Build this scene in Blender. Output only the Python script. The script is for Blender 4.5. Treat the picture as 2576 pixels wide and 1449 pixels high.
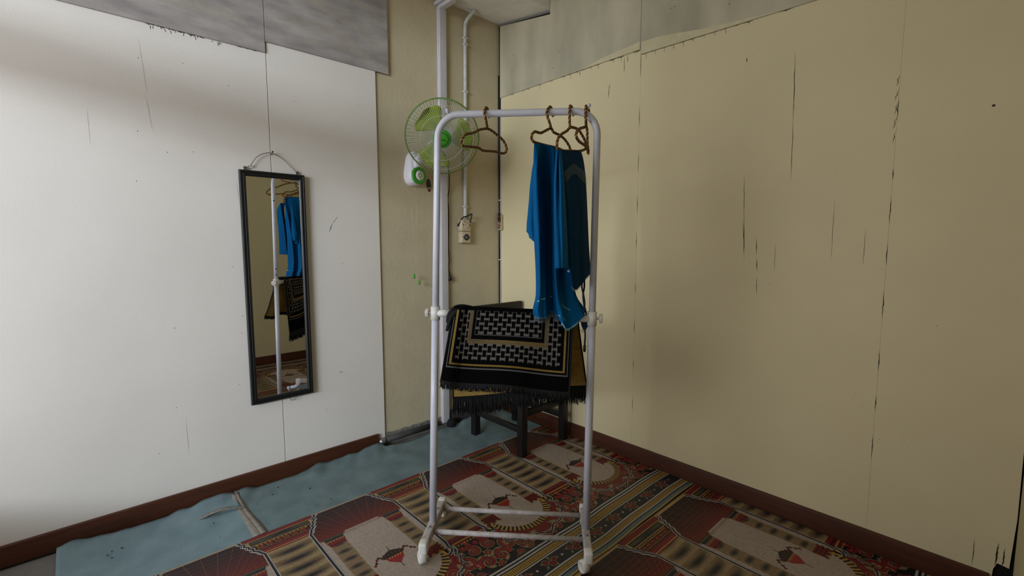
import bpy, bmesh, math, random
from mathutils import Vector, Matrix
import numpy as np

for o in list(bpy.data.objects):
    bpy.data.objects.remove(o, do_unlink=True)
S = bpy.context.scene
C = S.collection
V = Vector
R = math.radians

# ------------------------------------------------------------------ camera
W, H = 2576.0, 1449.0
FPX = 1173.4
YAW, PITCH, ROLL = 0.82178, 0.09542, -0.00065
CAM = V((2.48139, -2.19321, 1.2))
_f = V((-math.sin(YAW)*math.cos(PITCH), math.cos(YAW)*math.cos(PITCH), -math.sin(PITCH)))
_r = _f.cross(V((0, 0, 1))).normalized()
_u = _r.cross(_f)
cr = _r*math.cos(ROLL) + _u*math.sin(ROLL)
cu = -_r*math.sin(ROLL) + _u*math.cos(ROLL)
cam_d = bpy.data.cameras.new('camera')
cam_d.sensor_width = 36.0
cam_d.lens = FPX/W*36.0
cam_d.clip_start = 0.05
cam = bpy.data.objects.new('camera', cam_d)
C.objects.link(cam)
M3 = Matrix((cr, cu, -_f)).transposed()
cam.matrix_world = Matrix.Translation(CAM) @ M3.to_4x4()
S.camera = cam

def pray(px, py):
    return _f*FPX + cr*(px-W/2) - cu*(py-H/2)

# ------------------------------------------------------------------ world, daylight, exposure
wd = bpy.data.worlds.new('sky')
S.world = wd
wd.use_nodes = True
bg = wd.node_tree.nodes['Background']
bg.inputs[0].default_value = (0.80, 0.90, 1.0, 1)
bg.inputs[1].default_value = 0.15
S.view_settings.view_transform = 'Standard'
S.view_settings.look = 'None'
S.view_settings.gamma = 1.0
S.view_settings.exposure = 0.0

def area(name, loc, target, sx, sy, power, col):
    l = bpy.data.lights.new(name, 'AREA')
    l.shape = 'RECTANGLE'
    l.size, l.size_y = sx, sy
    l.energy = power
    l.color = col
    o = bpy.data.objects.new(name, l)
    C.objects.link(o)
    o.location = loc
    o.rotation_euler = (V(target)-V(loc)).to_track_quat('-Z', 'Y').to_euler()
    return o
# daylight: patches of open sky seen through the window behind the camera
NEAR, FAR = (0.93, 0.955, 1.0), (0.77, 0.89, 1.0)
area('daylight_doorway', (0.55, -3.24, 1.1), (0.55, 0.0, 1.1), 1.0, 1.6, 10.0, NEAR)
area('daylight_transom', (1.05, -3.24, 2.33), (1.05, 0.0, 2.0), 1.9, 0.5, 9.5, NEAR)
area('daylight_fill', (1.2, -5.2, 1.2), (0.9, 0.0, 1.2), 3.0, 2.0, 44, NEAR)  # broad soft fill, added to thin the shadow of the rack
area('daylight_sky_gap', (4.6, -9.0, 2.7), (0.0, -1.8, 1.4), 2.5, 0.8, 390, FAR)
area('daylight_sky_side', (6.0, -8.2, 3.1), (0.0, -1.8, 1.4), 2.2, 0.8, 130, FAR)

# ------------------------------------------------------------------ colours & materials
def lin(c):
    return tuple((x/12.92 if x <= 0.04045 else ((x+0.055)/1.055)**2.4) for x in (v/255.0 for v in c))

def mat(name, rgb, rough=0.6, var=0.10, scale=12.0, bump=0.0, bscale=60.0, metal=0.0,
        stretch=(1, 1, 1), rgb2=None, spec=0.4, trans=0.0, alpha=1.0, detail=4.0, contrast=None):
    m = bpy.data.materials.new(name)
    m.use_nodes = True
    nt = m.node_tree
    b = nt.nodes['Principled BSDF']
    b.inputs['Roughness'].default_value = rough
    b.inputs['Metallic'].default_value = metal
    b.inputs['Specular IOR Level'].default_value = spec
    if alpha < 1:
        b.inputs['Alpha'].default_value = alpha
    if trans:
        b.inputs['Transmission Weight'].default_value = trans
    tc = nt.nodes.new('ShaderNodeTexCoord')
    mp = nt.nodes.new('ShaderNodeMapping')
    mp.inputs['Scale'].default_value = stretch
    nt.links.new(tc.outputs['Object'], mp.inputs['Vector'])
    n = nt.nodes.new('ShaderNodeTexNoise')
    n.inputs['Scale'].default_value = scale
    n.inputs['Detail'].default_value = detail
    nt.links.new(mp.outputs['Vector'], n.inputs['Vector'])
    cr_ = nt.nodes.new('ShaderNodeValToRGB')
    c = lin(rgb)
    if rgb2 is None:
        lo = tuple(max(0, x*(1-var)) for x in c)
        hi = tuple(min(1, x*(1+var)) for x in c)
    else:
        lo, hi = lin(rgb2), c
    e = cr_.color_ramp.elements
    e[0].color = (*lo, 1)
    e[1].color = (*hi, 1)
    e[0].position, e[1].position = contrast or (0.3, 0.7)
    nt.links.new(n.outputs['Fac'], cr_.inputs['Fac'])
    nt.links.new(cr_.outputs['Color'], b.inputs['Base Color'])
    if bump:
        n2 = nt.nodes.new('ShaderNodeTexNoise')
        n2.inputs['Scale'].default_value = bscale
        n2.inputs['Detail'].default_value = 3
        nt.links.new(mp.outputs['Vector'], n2.inputs['Vector'])
        bp = nt.nodes.new('ShaderNodeBump')
        bp.inputs['Strength'].default_value = bump
        bp.inputs['Distance'].default_value = 0.004
        nt.links.new(n2.outputs['Fac'], bp.inputs['Height'])
        nt.links.new(bp.outputs['Normal'], b.inputs['Normal'])
    return m

def colmat(name, rough=0.5, var=0.12, scale=90, spec=0.3, sheen=0.0):
    m = bpy.data.materials.new(name)
    m.use_nodes = True
    nt = m.node_tree
    b = nt.nodes['Principled BSDF']
    b.inputs['Roughness'].default_value = rough
    b.inputs['Specular IOR Level'].default_value = spec
    a = nt.nodes.new('ShaderNodeVertexColor')
    a.layer_name = 'print'
    tc = nt.nodes.new('ShaderNodeTexCoord')
    n = nt.nodes.new('ShaderNodeTexNoise')
    n.inputs['Scale'].default_value = scale
    n.inputs['Detail'].default_value = 4
    nt.links.new(tc.outputs['Object'], n.inputs['Vector'])
    mr = nt.nodes.new('ShaderNodeMapRange')
    mr.inputs['From Min'].default_value = 0.3
    mr.inputs['From Max'].default_value = 0.7
    mr.inputs['To Min'].default_value = 1-var
    mr.inputs['To Max'].default_value = 1+var
    nt.links.new(n.outputs['Fac'], mr.inputs['Value'])
    mx = nt.nodes.new('ShaderNodeVectorMath')
    mx.operation = 'SCALE'
    nt.links.new(a.outputs['Color'], mx.inputs[0])
    nt.links.new(mr.outputs['Result'], mx.inputs['Scale'])
    nt.links.new(mx.outputs['Vector'], b.inputs['Base Color'])
    return m

M = dict(
    board=mat('cream_board', (222, 214, 206), 0.75, 0.03, 2.5, 0.10, 260),
    wallcream=mat('cream_plaster', (192, 178, 148), 0.8, 0.05, 6, 0.35, 45),
    yellow=mat('yellow_cream_board', (218, 203, 163), 0.75, 0.04, 2.2, 0.10, 260),
    yellowdim=mat('olive_cream_board', (196, 183, 140), 0.75, 0.04, 2.2, 0.10, 260),
    greyleft=mat('bare_grey_board', (176, 169, 163), 0.85, 0.1, 5, 0.15, 120, stretch=(1, 1.0, 3.5), rgb2=(134, 126, 124), contrast=(0.3, 0.75), detail=7),
    greyright=mat('bare_grey_beige_board', (200, 191, 163), 0.85, 0.1, 4, 0.15, 120, stretch=(1.4, 1, 0.5), rgb2=(166, 158, 136), contrast=(0.3, 0.7), detail=6),
    beam=mat('painted_concrete', (236, 232, 224), 0.85, 0.08, 7, 0.3, 40),
    ceil=mat('ceiling_paint', (190, 188, 180), 0.9, 0.05, 5),
    cement=mat('grey_cement', (116, 112, 106), 0.85, 0.2, 9, 0.3, 50),
    wood=mat('brown_stained_wood', (74, 37, 19), 0.5, 0.25, 5, 0.08, 90, stretch=(0.5, 0.5, 9)),
    dkbase=mat('dark_grey_paint', (62, 58, 58), 0.7, 0.2, 12),
    dark=mat('dark_gap', (12, 11, 11), 0.9, 0.1),
    crack=mat('dark_crack', (50, 44, 34), 0.9, 0.3, 60),
    scuff=mat('grey_scuff', (118, 112, 104), 0.9, 0.2, 60),
    crease=mat('pale_crease', (204, 197, 190), 0.8, 0.05, 30),
    sweep=mat('pale_brush_sweep', (196, 186, 168), 0.85, 0.15, 40, alpha=0.28),
    patch=mat('cream_brush_patch', (204, 193, 156), 0.8, 0.06, 30),
    white=mat('white_enamel', (204, 203, 213), 0.32, 0.04, 30, 0.05, 150, spec=0.5),
    wornwhite=mat('worn_white_steel', (190, 183, 181), 0.42, 0.1, 40, 0.1, 120, rgb2=(160, 148, 140), contrast=(0.25, 0.6)),
    plastic=mat('white_plastic', (224, 221, 214), 0.4, 0.04, 20),
    clamp=mat('off_white_plastic', (206, 198, 192), 0.5, 0.05, 20),
    channel=mat('grey_white_pvc', (192, 187, 190), 0.55, 0.05, 14),
    pvc=mat('painted_pipe', (190, 188, 182), 0.5, 0.1, 30),
    blackframe=mat('black_frame', (20, 20, 21), 0.42, 0.2, 30, 0.05, 80),
    chrome=mat('dull_metal', (150, 150, 152), 0.35, 0.1, 40, metal=0.9),
    cordlt=mat('pale_cord', (170, 158, 150), 0.8, 0.2, 200),
    corddk=mat('dark_cord', (48, 38, 40), 0.8, 0.2, 200),
    black=mat('black_plastic', (22, 22, 23), 0.5, 0.15, 30),
    rope1=mat('brown_rope', (92, 58, 26), 0.6, 0.3, 120, 0.2, 300),
    rope2=mat('gold_rope', (176, 132, 60), 0.5, 0.3, 120, 0.2, 300),
    green=mat('bright_green_plastic', (62, 148, 40), 0.35, 0.05, 20),
    guard=mat('pale_green_wire', (178, 184, 160), 0.4, 0.05, 20),
    rim=mat('olive_green_rim', (96, 122, 52), 0.45, 0.1, 20),
    fanwhite=mat('fan_white_plastic', (222, 219, 226), 0.35, 0.03, 20),
    screw=mat('dark_screw', (30, 26, 24), 0.5, 0.2),
    ivory=mat('aged_ivory_plastic', (196, 180, 152), 0.5, 0.12, 60, rgb2=(160, 138, 106), contrast=(0.2, 0.6)),
    copper=mat('rusty_brown', (112, 74, 44), 0.6, 0.4, 70),
    darkwood=mat('black_stained_wood', (22, 18, 17), 0.42, 0.25, 10, 0.05, 60, stretch=(4, 4, 0.6)),
    cloth=mat('teal_underlay', (126, 147, 153), 0.9, 0.10, 9, 0.25, 140, rgb2=(106, 128, 135), detail=8),
    cloth_shade=mat('shade_greyed_underlay', (112, 129, 130), 0.9, 0.10, 9, 0.25, 140, rgb2=(90, 106, 108), detail=8),  # same cloth, greyer and darker: shade of the corner put into the colour
    tape=mat('old_grey_tape', (126, 118, 108), 0.8, 0.2, 60, 0.3, 120),
    tan=mat('tan_backing', (150, 122, 62), 0.9, 0.18, 40, 0.3, 250),
    fringe=mat('black_fringe', (8, 8, 8), 0.85, 0.2, 90),
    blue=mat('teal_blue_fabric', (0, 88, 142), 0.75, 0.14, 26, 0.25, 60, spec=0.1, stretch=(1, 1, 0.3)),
    blueshade=mat('shaded_blue_fabric', (0, 54, 92), 0.85, 0.10, 30, 0.10, 320, spec=0.08),  # darker copy of the blue fabric; shade of the turned-away panel is in the colour
    lace=mat('sheer_grey_lace', (96, 116, 132), 0.7, 0.2, 90, alpha=0.40),
    trim=mat('pale_blue_ribbon', (120, 190, 215), 0.4, 0.35, 150),
    navy=mat('navy_cord', (10, 26, 48), 0.6, 0.2, 60),
    sticker=mat('dark_sticker', (34, 36, 36), 0.4, 0.1, 40),
    stickrim=mat('cream_sticker_rim', (214, 202, 168), 0.5, 0.05, 40),
    stickred=mat('maroon_sticker', (92, 34, 30), 0.5, 0.1, 40),
    silver=mat('silver_label', (186, 186, 198), 0.35, 0.15, 90),
    labeldk=mat('torn_label', (88, 88, 88), 0.5, 0.3, 90),
    debris=mat('dark_crumb', (40, 38, 40), 0.9, 0.2),
)
mg = bpy.data.materials.new('mirror_glass')
mg.use_nodes = True
_b = mg.node_tree.nodes['Principled BSDF']
_b.inputs['Metallic'].default_value = 1
_b.inputs['Roughness'].default_value = 0.005
_n = mg.node_tree.nodes.new('ShaderNodeTexNoise')
_n.inputs['Scale'].default_value = 6
_rp = mg.node_tree.nodes.new('ShaderNodeValToRGB')
_rp.color_ramp.elements[0].color = (0.74, 0.75, 0.75, 1)
_rp.color_ramp.elements[1].color = (0.80, 0.81, 0.81, 1)
mg.node_tree.links.new(_n.outputs['Fac'], _rp.inputs['Fac'])
mg.node_tree.links.new(_rp.outputs['Color'], _b.inputs['Base Color'])
M['mirror'] = mg
# translucent green fan blade
bl = mat('translucent_green_blade', (138, 156, 34), 0.35, 0.06, 15)
_p = bl.node_tree.nodes['Principled BSDF']
_p.inputs['Alpha'].default_value = 0.95
M['blade'] = bl
M['matprint'] = colmat('printed_vinyl', 0.42, 0.16, 110, 0.35)
M['rugprint'] = colmat('woven_rug', 0.95, 0.22, 260, 0.03)

def world(o):
    m = Matrix.Translation(o.location) @ o.rotation_euler.to_matrix().to_4x4()
    return world(o.parent) @ o.matrix_parent_inverse @ m if o.parent else m

# ------------------------------------------------------------------ mesh helper
class MB:
    def __init__(s):
        s.v = []; s.f = []; s.c = []; s.m = []; s.sm = []
    def vert(s, p):
        s.v.append(tuple(p)); return len(s.v)-1
    def face(s, idx, mi=0, smooth=False, col=None):
        s.f.append(tuple(idx)); s.m.append(mi); s.sm.append(smooth); s.c.append(col)
    def poly(s, pts, mi=0, col=None):
        s.face([s.vert(p) for p in pts], mi, False, col)
    def box(s, lo, hi, mi=0, T=None):
        x0, y0, z0 = lo; x1, y1, z1 = hi
        P = [V((x, y, z)) for z in (z0, z1) for x, y in ((x0, y0), (x1, y0), (x1, y1), (x0, y1))]
        if T is not None:
            P = [T @ p for p in P]
        i = [s.vert(p) for p in P]
        for q in ((3, 2, 1, 0), (4, 5, 6, 7), (0, 1, 5, 4), (1, 2, 6, 5), (2, 3, 7, 6), (3, 0, 4, 7)):
            s.face([i[k] for k in q], mi)
    def bbox(s, lo, hi, r=0.004, mi=0, T=None):
        bm = bmesh.new()
        bmesh.ops.create_cube(bm, size=1)
        lo, hi = V(lo), V(hi)
        d = hi-lo
        for v in bm.verts:
            v.co = V((v.co.x*d.x, v.co.y*d.y, v.co.z*d.z)) + (lo+hi)/2
        r = min(r, min(d)/2.2)
        bmesh.ops.bevel(bm, geom=bm.edges[:]+bm.verts[:], offset=r, segments=2, profile=0.7, affect='EDGES')
        base = len(s.v)
        bm.verts.index_update()
        for v in bm.verts:
            s.vert(T @ v.co if T is not None else v.co)
        for f in bm.faces:
            s.face([base+v.index for v in f.verts], mi, True)
        bm.free()
    def tube(s, pts, r, n=10, mi=0, closed=False, caps=True, rad=None):
        pts = [V(p) for p in pts]
        N = len(pts)
        t0 = (pts[1]-pts[0]).normalized()
        a = V((0, 0, 1)) if abs(t0.z) < 0.9 else V((1, 0, 0))
        nrm = t0.cross(a).normalized()
        rings = []
        pt = t0
        for i, p in enumerate(pts):
            if closed:
                t = (pts[(i+1) % N]-pts[i-1])
            else:
                t = pts[min(i+1, N-1)]-pts[max(i-1, 0)]
            if t.length < 1e-9: t = pt
            t.normalize()
            nrm = (nrm - t*nrm.dot(t)).normalized()
            b = t.cross(nrm)
            rr = rad[i] if rad else r
            rings.append([s.vert(p + (nrm*math.cos(2*math.pi*k/n) + b*math.sin(2*math.pi*k/n))*rr) for k in range(n)])
            pt = t
        for i in range(N if closed else N-1):
            A, B = rings[i], rings[(i+1) % N]
            for k in range(n):
                s.face((A[k], A[(k+1) % n], B[(k+1) % n], B[k]), mi, True)
        if caps and not closed:
            s.face(rings[0][::-1], mi); s.face(rings[-1], mi)
    def lathe(s, prof, o, axis, n=24, mi=0, smooth=True, cap=True):
        axis = V(axis).normalized(); o = V(o)
        a = V((0, 0, 1)) if abs(axis.z) < 0.9 else V((1, 0, 0))
        x = axis.cross(a).normalized(); y = axis.cross(x)
        rings = []
        for r, h in prof:
            rings.append([s.vert(o + axis*h + (x*math.cos(2*math.pi*k/n)+y*math.sin(2*math.pi*k/n))*r) for k in range(n)])
        for A, B in zip(rings, rings[1:]):
            for k in range(n):
                s.face((A[k], B[k], B[(k+1) % n], A[(k+1) % n]), mi, smooth)
        if cap:
            s.face(rings[0], mi); s.face(rings[-1][::-1], mi)
    def grid(s, rows, mi=0, smooth=True, cols=None, closed=False):
        idx = [[s.vert(p) for p in r] for r in rows]
        n = len(rows[0])
        for i in range(len(rows)-1):
            for j in range(n if closed else n-1):
                k = (j+1) % n
                s.face((idx[i][j], idx[i][k], idx[i+1][k], idx[i+1][j]), mi, smooth, cols[i][j] if cols is not None else None)
        return idx
    def build(s, name, mats, parent=None, bevel=None, solid=None):
        me = bpy.data.meshes.new(name)
        me.from_pydata(s.v, [], s.f)
        mats = mats if isinstance(mats, (list, tuple)) else [mats]
        for m in mats:
            me.materials.append(M[m] if isinstance(m, str) else m)
        me.polygons.foreach_set('material_index', s.m)
        me.polygons.foreach_set('use_smooth', s.sm)
        if any(c is not None for c in s.c):
            at = me.color_attributes.new('print', 'FLOAT_COLOR', 'CORNER')
            buf = []
            for f, c in zip(s.f, s.c):
                if c is None: c = (0.5, 0.5, 0.5)
                if isinstance(c[0], (tuple, list)):
                    for q in c: buf += [q[0], q[1], q[2], 1.0]
                else:
                    buf += [c[0], c[1], c[2], 1.0]*len(f)
            at.data.foreach_set('color', buf)
        me.validate()
        me.update()
        o = bpy.data.objects.new(name, me)
        C.objects.link(o)
        if parent is not None:
            o.parent = parent
            pm = world(parent)
            o.matrix_parent_inverse = pm.inverted()
        if solid:
            d = o.modifiers.new('thick', 'SOLIDIFY'); d.thickness = solid; d.offset = 0
        if bevel:
            d = o.modifiers.new('bevel', 'BEVEL'); d.width = bevel; d.segments = 2; d.limit_method = 'ANGLE'
        return o

def tag(o, label, cat, group=None, kind=None):
    o['label'] = label; o['category'] = cat
    if group: o['group'] = group
    if kind: o['kind'] = kind
    return o
def struct(o):
    o['kind'] = 'structure'; return o
def thing(name, label, cat, loc, group=None):
    o = bpy.data.objects.new(name, None)
    o.empty_display_size = 0.05
    C.objects.link(o)
    o.location = loc
    return tag(o, label, cat, group)

def catmull(pts, n=8, closed=False):
    P = [V(p) for p in pts]
    N = len(P); out = []
    rng = range(N) if closed else range(N-1)
    for i in rng:
        if closed:
            p0, p1, p2, p3 = P[i-1], P[i], P[(i+1) % N], P[(i+2) % N]
        else:
            p0, p1, p2, p3 = P[max(i-1, 0)], P[i], P[i+1], P[min(i+2, N-1)]
        for k in range(n):
            t = k/n
            out.append(0.5*((2*p1)+(p2-p0)*t+(2*p0-5*p1+4*p2-p3)*t*t+(3*p1-p0-3*p2+p3)*t**3))
    if not closed: out.append(P[-1])
    return out

def resample(pts, step):
    pts = [V(p) for p in pts]
    d = [0]
    for a, b in zip(pts, pts[1:]): d.append(d[-1]+(b-a).length)
    n = max(2, int(d[-1]/step)+1)
    out = []; j = 0
    for i in range(n):
        x = d[-1]*i/(n-1)
        while j < len(d)-2 and d[j+1] < x: j += 1
        t = (x-d[j])/max(1e-9, d[j+1]-d[j])
        out.append(pts[j].lerp(pts[j+1], t))
    return out

# ------------------------------------------------------------------ the room shell
YB = -3.10     # inner face of the wall behind the camera
XE = 2.551       # inner face of the far right end
ZC = 3.1
b = MB(); b.box((-0.3, YB-0.3, -0.2), (XE+0.3, 0.3, -0.004)); struct(b.build('floor', 'cement'))
b = MB(); b.box((-0.3, YB-0.3, ZC), (XE+0.3, 0.3, ZC+0.2)); struct(b.build('ceiling', 'ceil'))
b = MB(); b.box((XE, YB-0.3, -0.004), (XE+0.2, 0.3, ZC)); struct(b.build('wall_east', 'yellowdim'))

# left wall: plaster behind, boards nailed on it
b = MB(); b.box((-0.2, YB-0.3, -0.004), (-0.010, 0.045, ZC))
wl = struct(b.build('wall_left', 'wallcream'))
def lpanel(y0, y1, z0, z1, x0=-0.010, x1=0.0, m='board', nm='panel'):
    b = MB(); b.box((x0, y0, z0), (x1, y1, z1)); return b.build(nm, m, wl, bevel=0.0012)
lpanel(YB, -1.4785, 0.03, 2.25)
lpanel(-1.476, -0.919, 0.03, 2.25)
lpanel(YB, -1.481, 2.097, ZC, 0.0, 0.008, 'greyleft', 'bare_panel')
lpanel(-1.479, -0.842, 2.148, ZC, 0.0, 0.008, 'greyleft', 'bare_panel')
# frayed strip, creases and scuffs on the left boards
def streak(pl, P, Q, w, jitter=0.0, eps=0.0006, seg=10, seed=1, taper=True):
    """thin surface mark from P to Q (2-D wall coordinates) as a ribbon mesh"""
    rnd = random.Random(seed)
    P, Q = V(P), V(Q)
    d = (Q-P).normalized(); n = V((-d.y, d.x))
    L_, R_ = [], []
    for i in range(seg+1):
        t = i/seg
        c = P.lerp(Q, t) + n*rnd.uniform(-jitter, jitter)
        ww = 0.72*w*(math.sin(math.pi*min(max(t, 0.06), 0.94)) if taper else 1)*rnd.uniform(0.6, 1.2)/2
        L_.append(c-n*ww); R_.append(c+n*ww)
    return L_, R_
def wallmarks(name, marks, mt, parent, side, off):
    b = MB()
    for k, (P, Q, w, j) in enumerate(marks):
        L_, R_ = streak(None, P, Q, w, j, seed=k+3)
        f = (lambda q: (off, q.x, q.y)) if side == 'L' else (lambda q: (q.x, -off, q.y))
        for i in range(len(L_)-1):
            b.poly([f(L_[i]), f(R_[i]), f(R_[i+1]), f(L_[i+1])])
    return b.build(name, mt, parent)
wallmarks('scuff', [((-1.208, 1.262), (-1.190, 1.305), 0.007, 0.001), ((-1.190, 1.305), (-1.158, 1.345), 0.003, 0.001),
                    ((-1.18, 0.492), (-1.162, 0.498), 0.006, 0.001)], 'scuff', wl, 'L', 0.0006)
rnd = random.Random(5)
mk = [((-1.93+i*0.035, 2.096), (-1.93+i*0.035+0.034, 2.0955), 0.006, 0.002) for i in range(6)]
mk += [((-1.60+i*0.03, 2.096), (-1.57+i*0.03, 2.096), 0.004, 0.001) for i in range(3)]
for i in range(16):
    y = -1.92+rnd.random()*0.26
    mk.append(((y, 2.095), (y+rnd.uniform(-.006, .006), 2.095-rnd.uniform(.006, .022)), 0.003, 0.001))
for i in range(24):
    y, z = rnd.uniform(-2.0, -0.95), rnd.uniform(0.2, 2.05)
    mk.append(((y, z), (y+0.003, z+0.003), 0.004, 0))
wallmarks('dirt_fleck', mk, 'crack', wl, 'L', 0.0007)

# faint creases in the boards and pale brush sweeps on the bare panels
wallmarks('crease', [((-1.955, 2.03), (-1.94, 1.82), 0.003, 0.0006), ((-1.945, 1.81), (-1.93, 1.66), 0.003, 0.0006), ((-2.13, 1.72), (-2.128, 1.58), 0.002, 0.0004),
                     ((-1.63, 1.49), (-1.625, 1.38), 0.002, 0.0004), ((-1.885, 0.42), (-1.882, 0.25), 0.003, 0.0006)], 'crease', wl, 'L', 0.0006)
b = MB()
for (y0, z0, ym, zm, y1, z1, w) in ((-1.44, 2.37, -1.2, 2.47, -0.90, 2.27, .030), (-1.42, 2.27, -1.2, 2.33, -0.95, 2.22, .022), (-1.40, 2.47, -1.15, 2.55, -0.87, 2.42, .018),
                                    (-2.0, 2.36, -1.8, 2.40, -1.55, 2.30, .030), (-1.95, 2.20, -1.75, 2.24, -1.55, 2.20, .024), (-1.30, 2.21, -1.1, 2.24, -0.90, 2.19, .014), (-1.75, 2.50, -1.6, 2.46, -1.5, 2.52, .03)):
    A, B = [], []
    for k in range(17):
        t = k/16; y = (1-t)**2*y0+2*t*(1-t)*ym+t*t*y1; z = (1-t)**2*z0+2*t*(1-t)*zm+t*t*z1
        ww = w*(math.sin(math.pi*min(.97, max(.03, t)))**.6)*rnd.uniform(.8, 1.15)
        A.append((0.0087, y, z-ww)); B.append((0.0087, y, z+ww))
    b.grid([A, B], 0, False)
b.build('brush_sweep', 'sweep', wl)

# right wall
b = MB(); b.box((-0.2, 0.042, -0.004), (XE+0.2, 0.3, ZC))
wr = struct(b.build('wall_right', 'wallcream'))
def rpanel(poly, y0=0.0, y1=0.012, m='yellow', nm='panel'):
    b = MB()
    A = [b.vert((x, y0, z)) for x, z in poly]; B = [b.vert((x, y1, z)) for x, z in poly]
    n = len(poly)
    b.face(A); b.face(B[::-1])
    for i in range(n): b.face((A[(i+1) % n], A[i], B[i], B[(i+1) % n]))
    return b.build(nm, m, wr, bevel=0.0004)
rpanel([(0.008, 0.004), (1.0997, 0.004), (1.0997, 2.25), (0.012, 2.25)])
rpanel([(1.1000, 0.004), (2.1592, 0.004), (2.1592, 2.25), (1.1000, 2.25)])
rpanel([(2.1595, 0.004), (2.500, 0.004), (2.505, 0.105), (2.513, 0.130), (2.541, 0.125), (2.5475, 0.30), (2.545, 0.63), (2.542, 2.25), (2.1595, 2.25)])
rpanel([(0.010, 2.189), (1.0985, 2.191), (1.0985, ZC), (0.470, ZC), (0.470, 2.578), (0.012, 2.655)], -0.007, 0.0, 'greyright', 'bare_panel')
rpanel([(1.1005, 2.166), (1.89, 2.149), (XE, 2.110), (XE, ZC), (1.1005, ZC)], -0.007, 0.0, 'greyright', 'bare_panel')
b = MB(); b.box((0.012, 0.013, 0.0), (XE, 0.030, 2.6)); b.box((-0.008, 0.022, 2.55), (0.468, 0.030, 2.671)); b.build('cavity_shade', 'dark', wr)  # dark strips added to paint the shade of the cavity behind the boards
# cream paint brushed over the lower edge of the bare boards
b = MB()
pts = [(0.70, 2.1915), (1.095, 2.1925), (1.095, 2.232), (1.05, 2.226), (0.95, 2.222), (0.84, 2.212), (0.78, 2.202)]
b.poly([(x, -0.0076, z) for x, z in pts])
pts = [(1.104, 2.167), (1.75, 2.153), (1.70, 2.160), (1.55, 2.174), (1.42, 2.188), (1.30, 2.208), (1.2, 2.222), (1.104, 2.226)]
b.poly([(x, -0.0076, z) for x, z in pts])
b.build('brush_patch', 'patch', wr)
mk = [((1.817, 1.965), (1.822, 1.70), 0.004, 0.001), ((1.822, 1.72), (1.826, 1.46), 0.003, 0.001),
      ((1.638, 1.50), (1.646, 1.30), 0.003, 0.001), ((1.646, 1.32), (1.653, 1.13), 0.004, 0.001),
      ((1.640, 1.31), (1.655, 1.16), 0.002, 0.001), ((1.702, 1.221), (1.707, 1.15), 0.004, 0.001), ((1.708, 1.13), (1.711, 1.08), 0.005, 0.001),
      ((1.711, 1.05), (1.714, 0.975), 0.003, 0.001), ((1.985, 1.374), (1.985, 1.124), 0.0016, 0.001),
      ((1.78, 1.20), (1.782, 1.08), 0.0014, 0.001), ((2.09, 1.25), (2.09, 1.12), 0.002, 0.001),
      ((0.911, 2.069), (0.902, 2.03), 0.004, 0.001), ((0.905, 2.04), (0.900, 1.995), 0.005, 0.002),
      ((1.0, 2.185), (1.0, 2.10), 0.004, 0.001), ((1.02, 2.188), (1.02, 2.15), 0.005, 0.001), ((0.7, 2.19), (0.7, 2.165), 0.006, 0.001),
      ((1.626, 2.005), (1.629, 1.985), 0.006, 0), ((2.398, 1.639), (2.406, 1.643), 0.012, 0.001), ((0.912, 2.276), (0.912, 2.289), 0.008, 0),
      ((0.62, 2.63), (0.655, 2.66), 0.006, 0.002), ((2.455, 0.09), (2.455, 0.19), 0.003, 0.001), ((2.508, 0.12), (2.512, 0.20), 0.006, 0.001),
      ((2.525, 0.12), (2.527, 0.19), 0.005, 0.001), ((0.30, 1.50), (0.303, 1.505), 0.006, 0), ((0.42, 1.62), (0.424, 1.624), 0.004, 0)]
for i in range(9):   # open joint between the boards shows in dashes
    z = 0.25+i*0.22+rnd.random()*0.05
    mk.append(((1.0996, z), (1.0996, z+rnd.uniform(.05, .14)), 0.004, 0.0008))
for i in range(8):
    z = 0.35+i*0.18+rnd.random()*0.05
    mk.append(((2.1592, z), (2.1592, z+rnd.uniform(.03, .11)), 0.004, 0.001))
for i in range(5):
    mk.append(((2.150, 1.56+i*.05), (2.157, 1.60+i*.05), 0.003, 0.002))
x = 0.10
while x < 1.85:
    if rnd.random() < 0.75:
        z = 2.190 if x < 1.09 else 2.166-(x-1.1)*0.0215
        mk.append(((x, z-0.001), (x+0.05, z-0.001), 0.006 if 0.9 < x < 1.1 or x > 1.6 else 0.003, 0.001))
        mk.append(((x+.03, z), (x+.031, z-rnd.uniform(.004, .03)), 0.003, 0.001))
    x += 0.05
for i in range(40):
    x, z = rnd.uniform(0.2, 2.45), rnd.uniform(0.2, 2.1)
    mk.append(((x, z), (x+0.003, z+0.002), 0.003, 0))
wallmarks('crack', mk, 'crack', wr, 'R', 0.0006)
mk = []
for i in range(14):
    x, z = rnd.uniform(0.1, 2.0), rnd.uniform(2.25, 2.5)
    mk.append(((x, z), (x+rnd.uniform(-.02, .02), z+rnd.uniform(-.01, .01)), 0.004, 0.001))
wallmarks('scratch', mk, 'crack', wr, 'R', 0.0078)

# beam above the left wall
b = MB()
sec = [(-0.010, 2.673), (0.466, 2.602), (0.466, ZC), (-0.010, ZC)]
A = [b.vert((x, YB, z)) for x, z in sec]; B = [b.vert((x, 0.042, z)) for x, z in sec]
b.face(A); b.face(B[::-1])
for i in range(4): b.face((A[(i+1) % 4], A[i], B[i], B[(i+1) % 4]))
struct(b.build('trim_1', 'beam', bevel=0.003))

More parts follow.
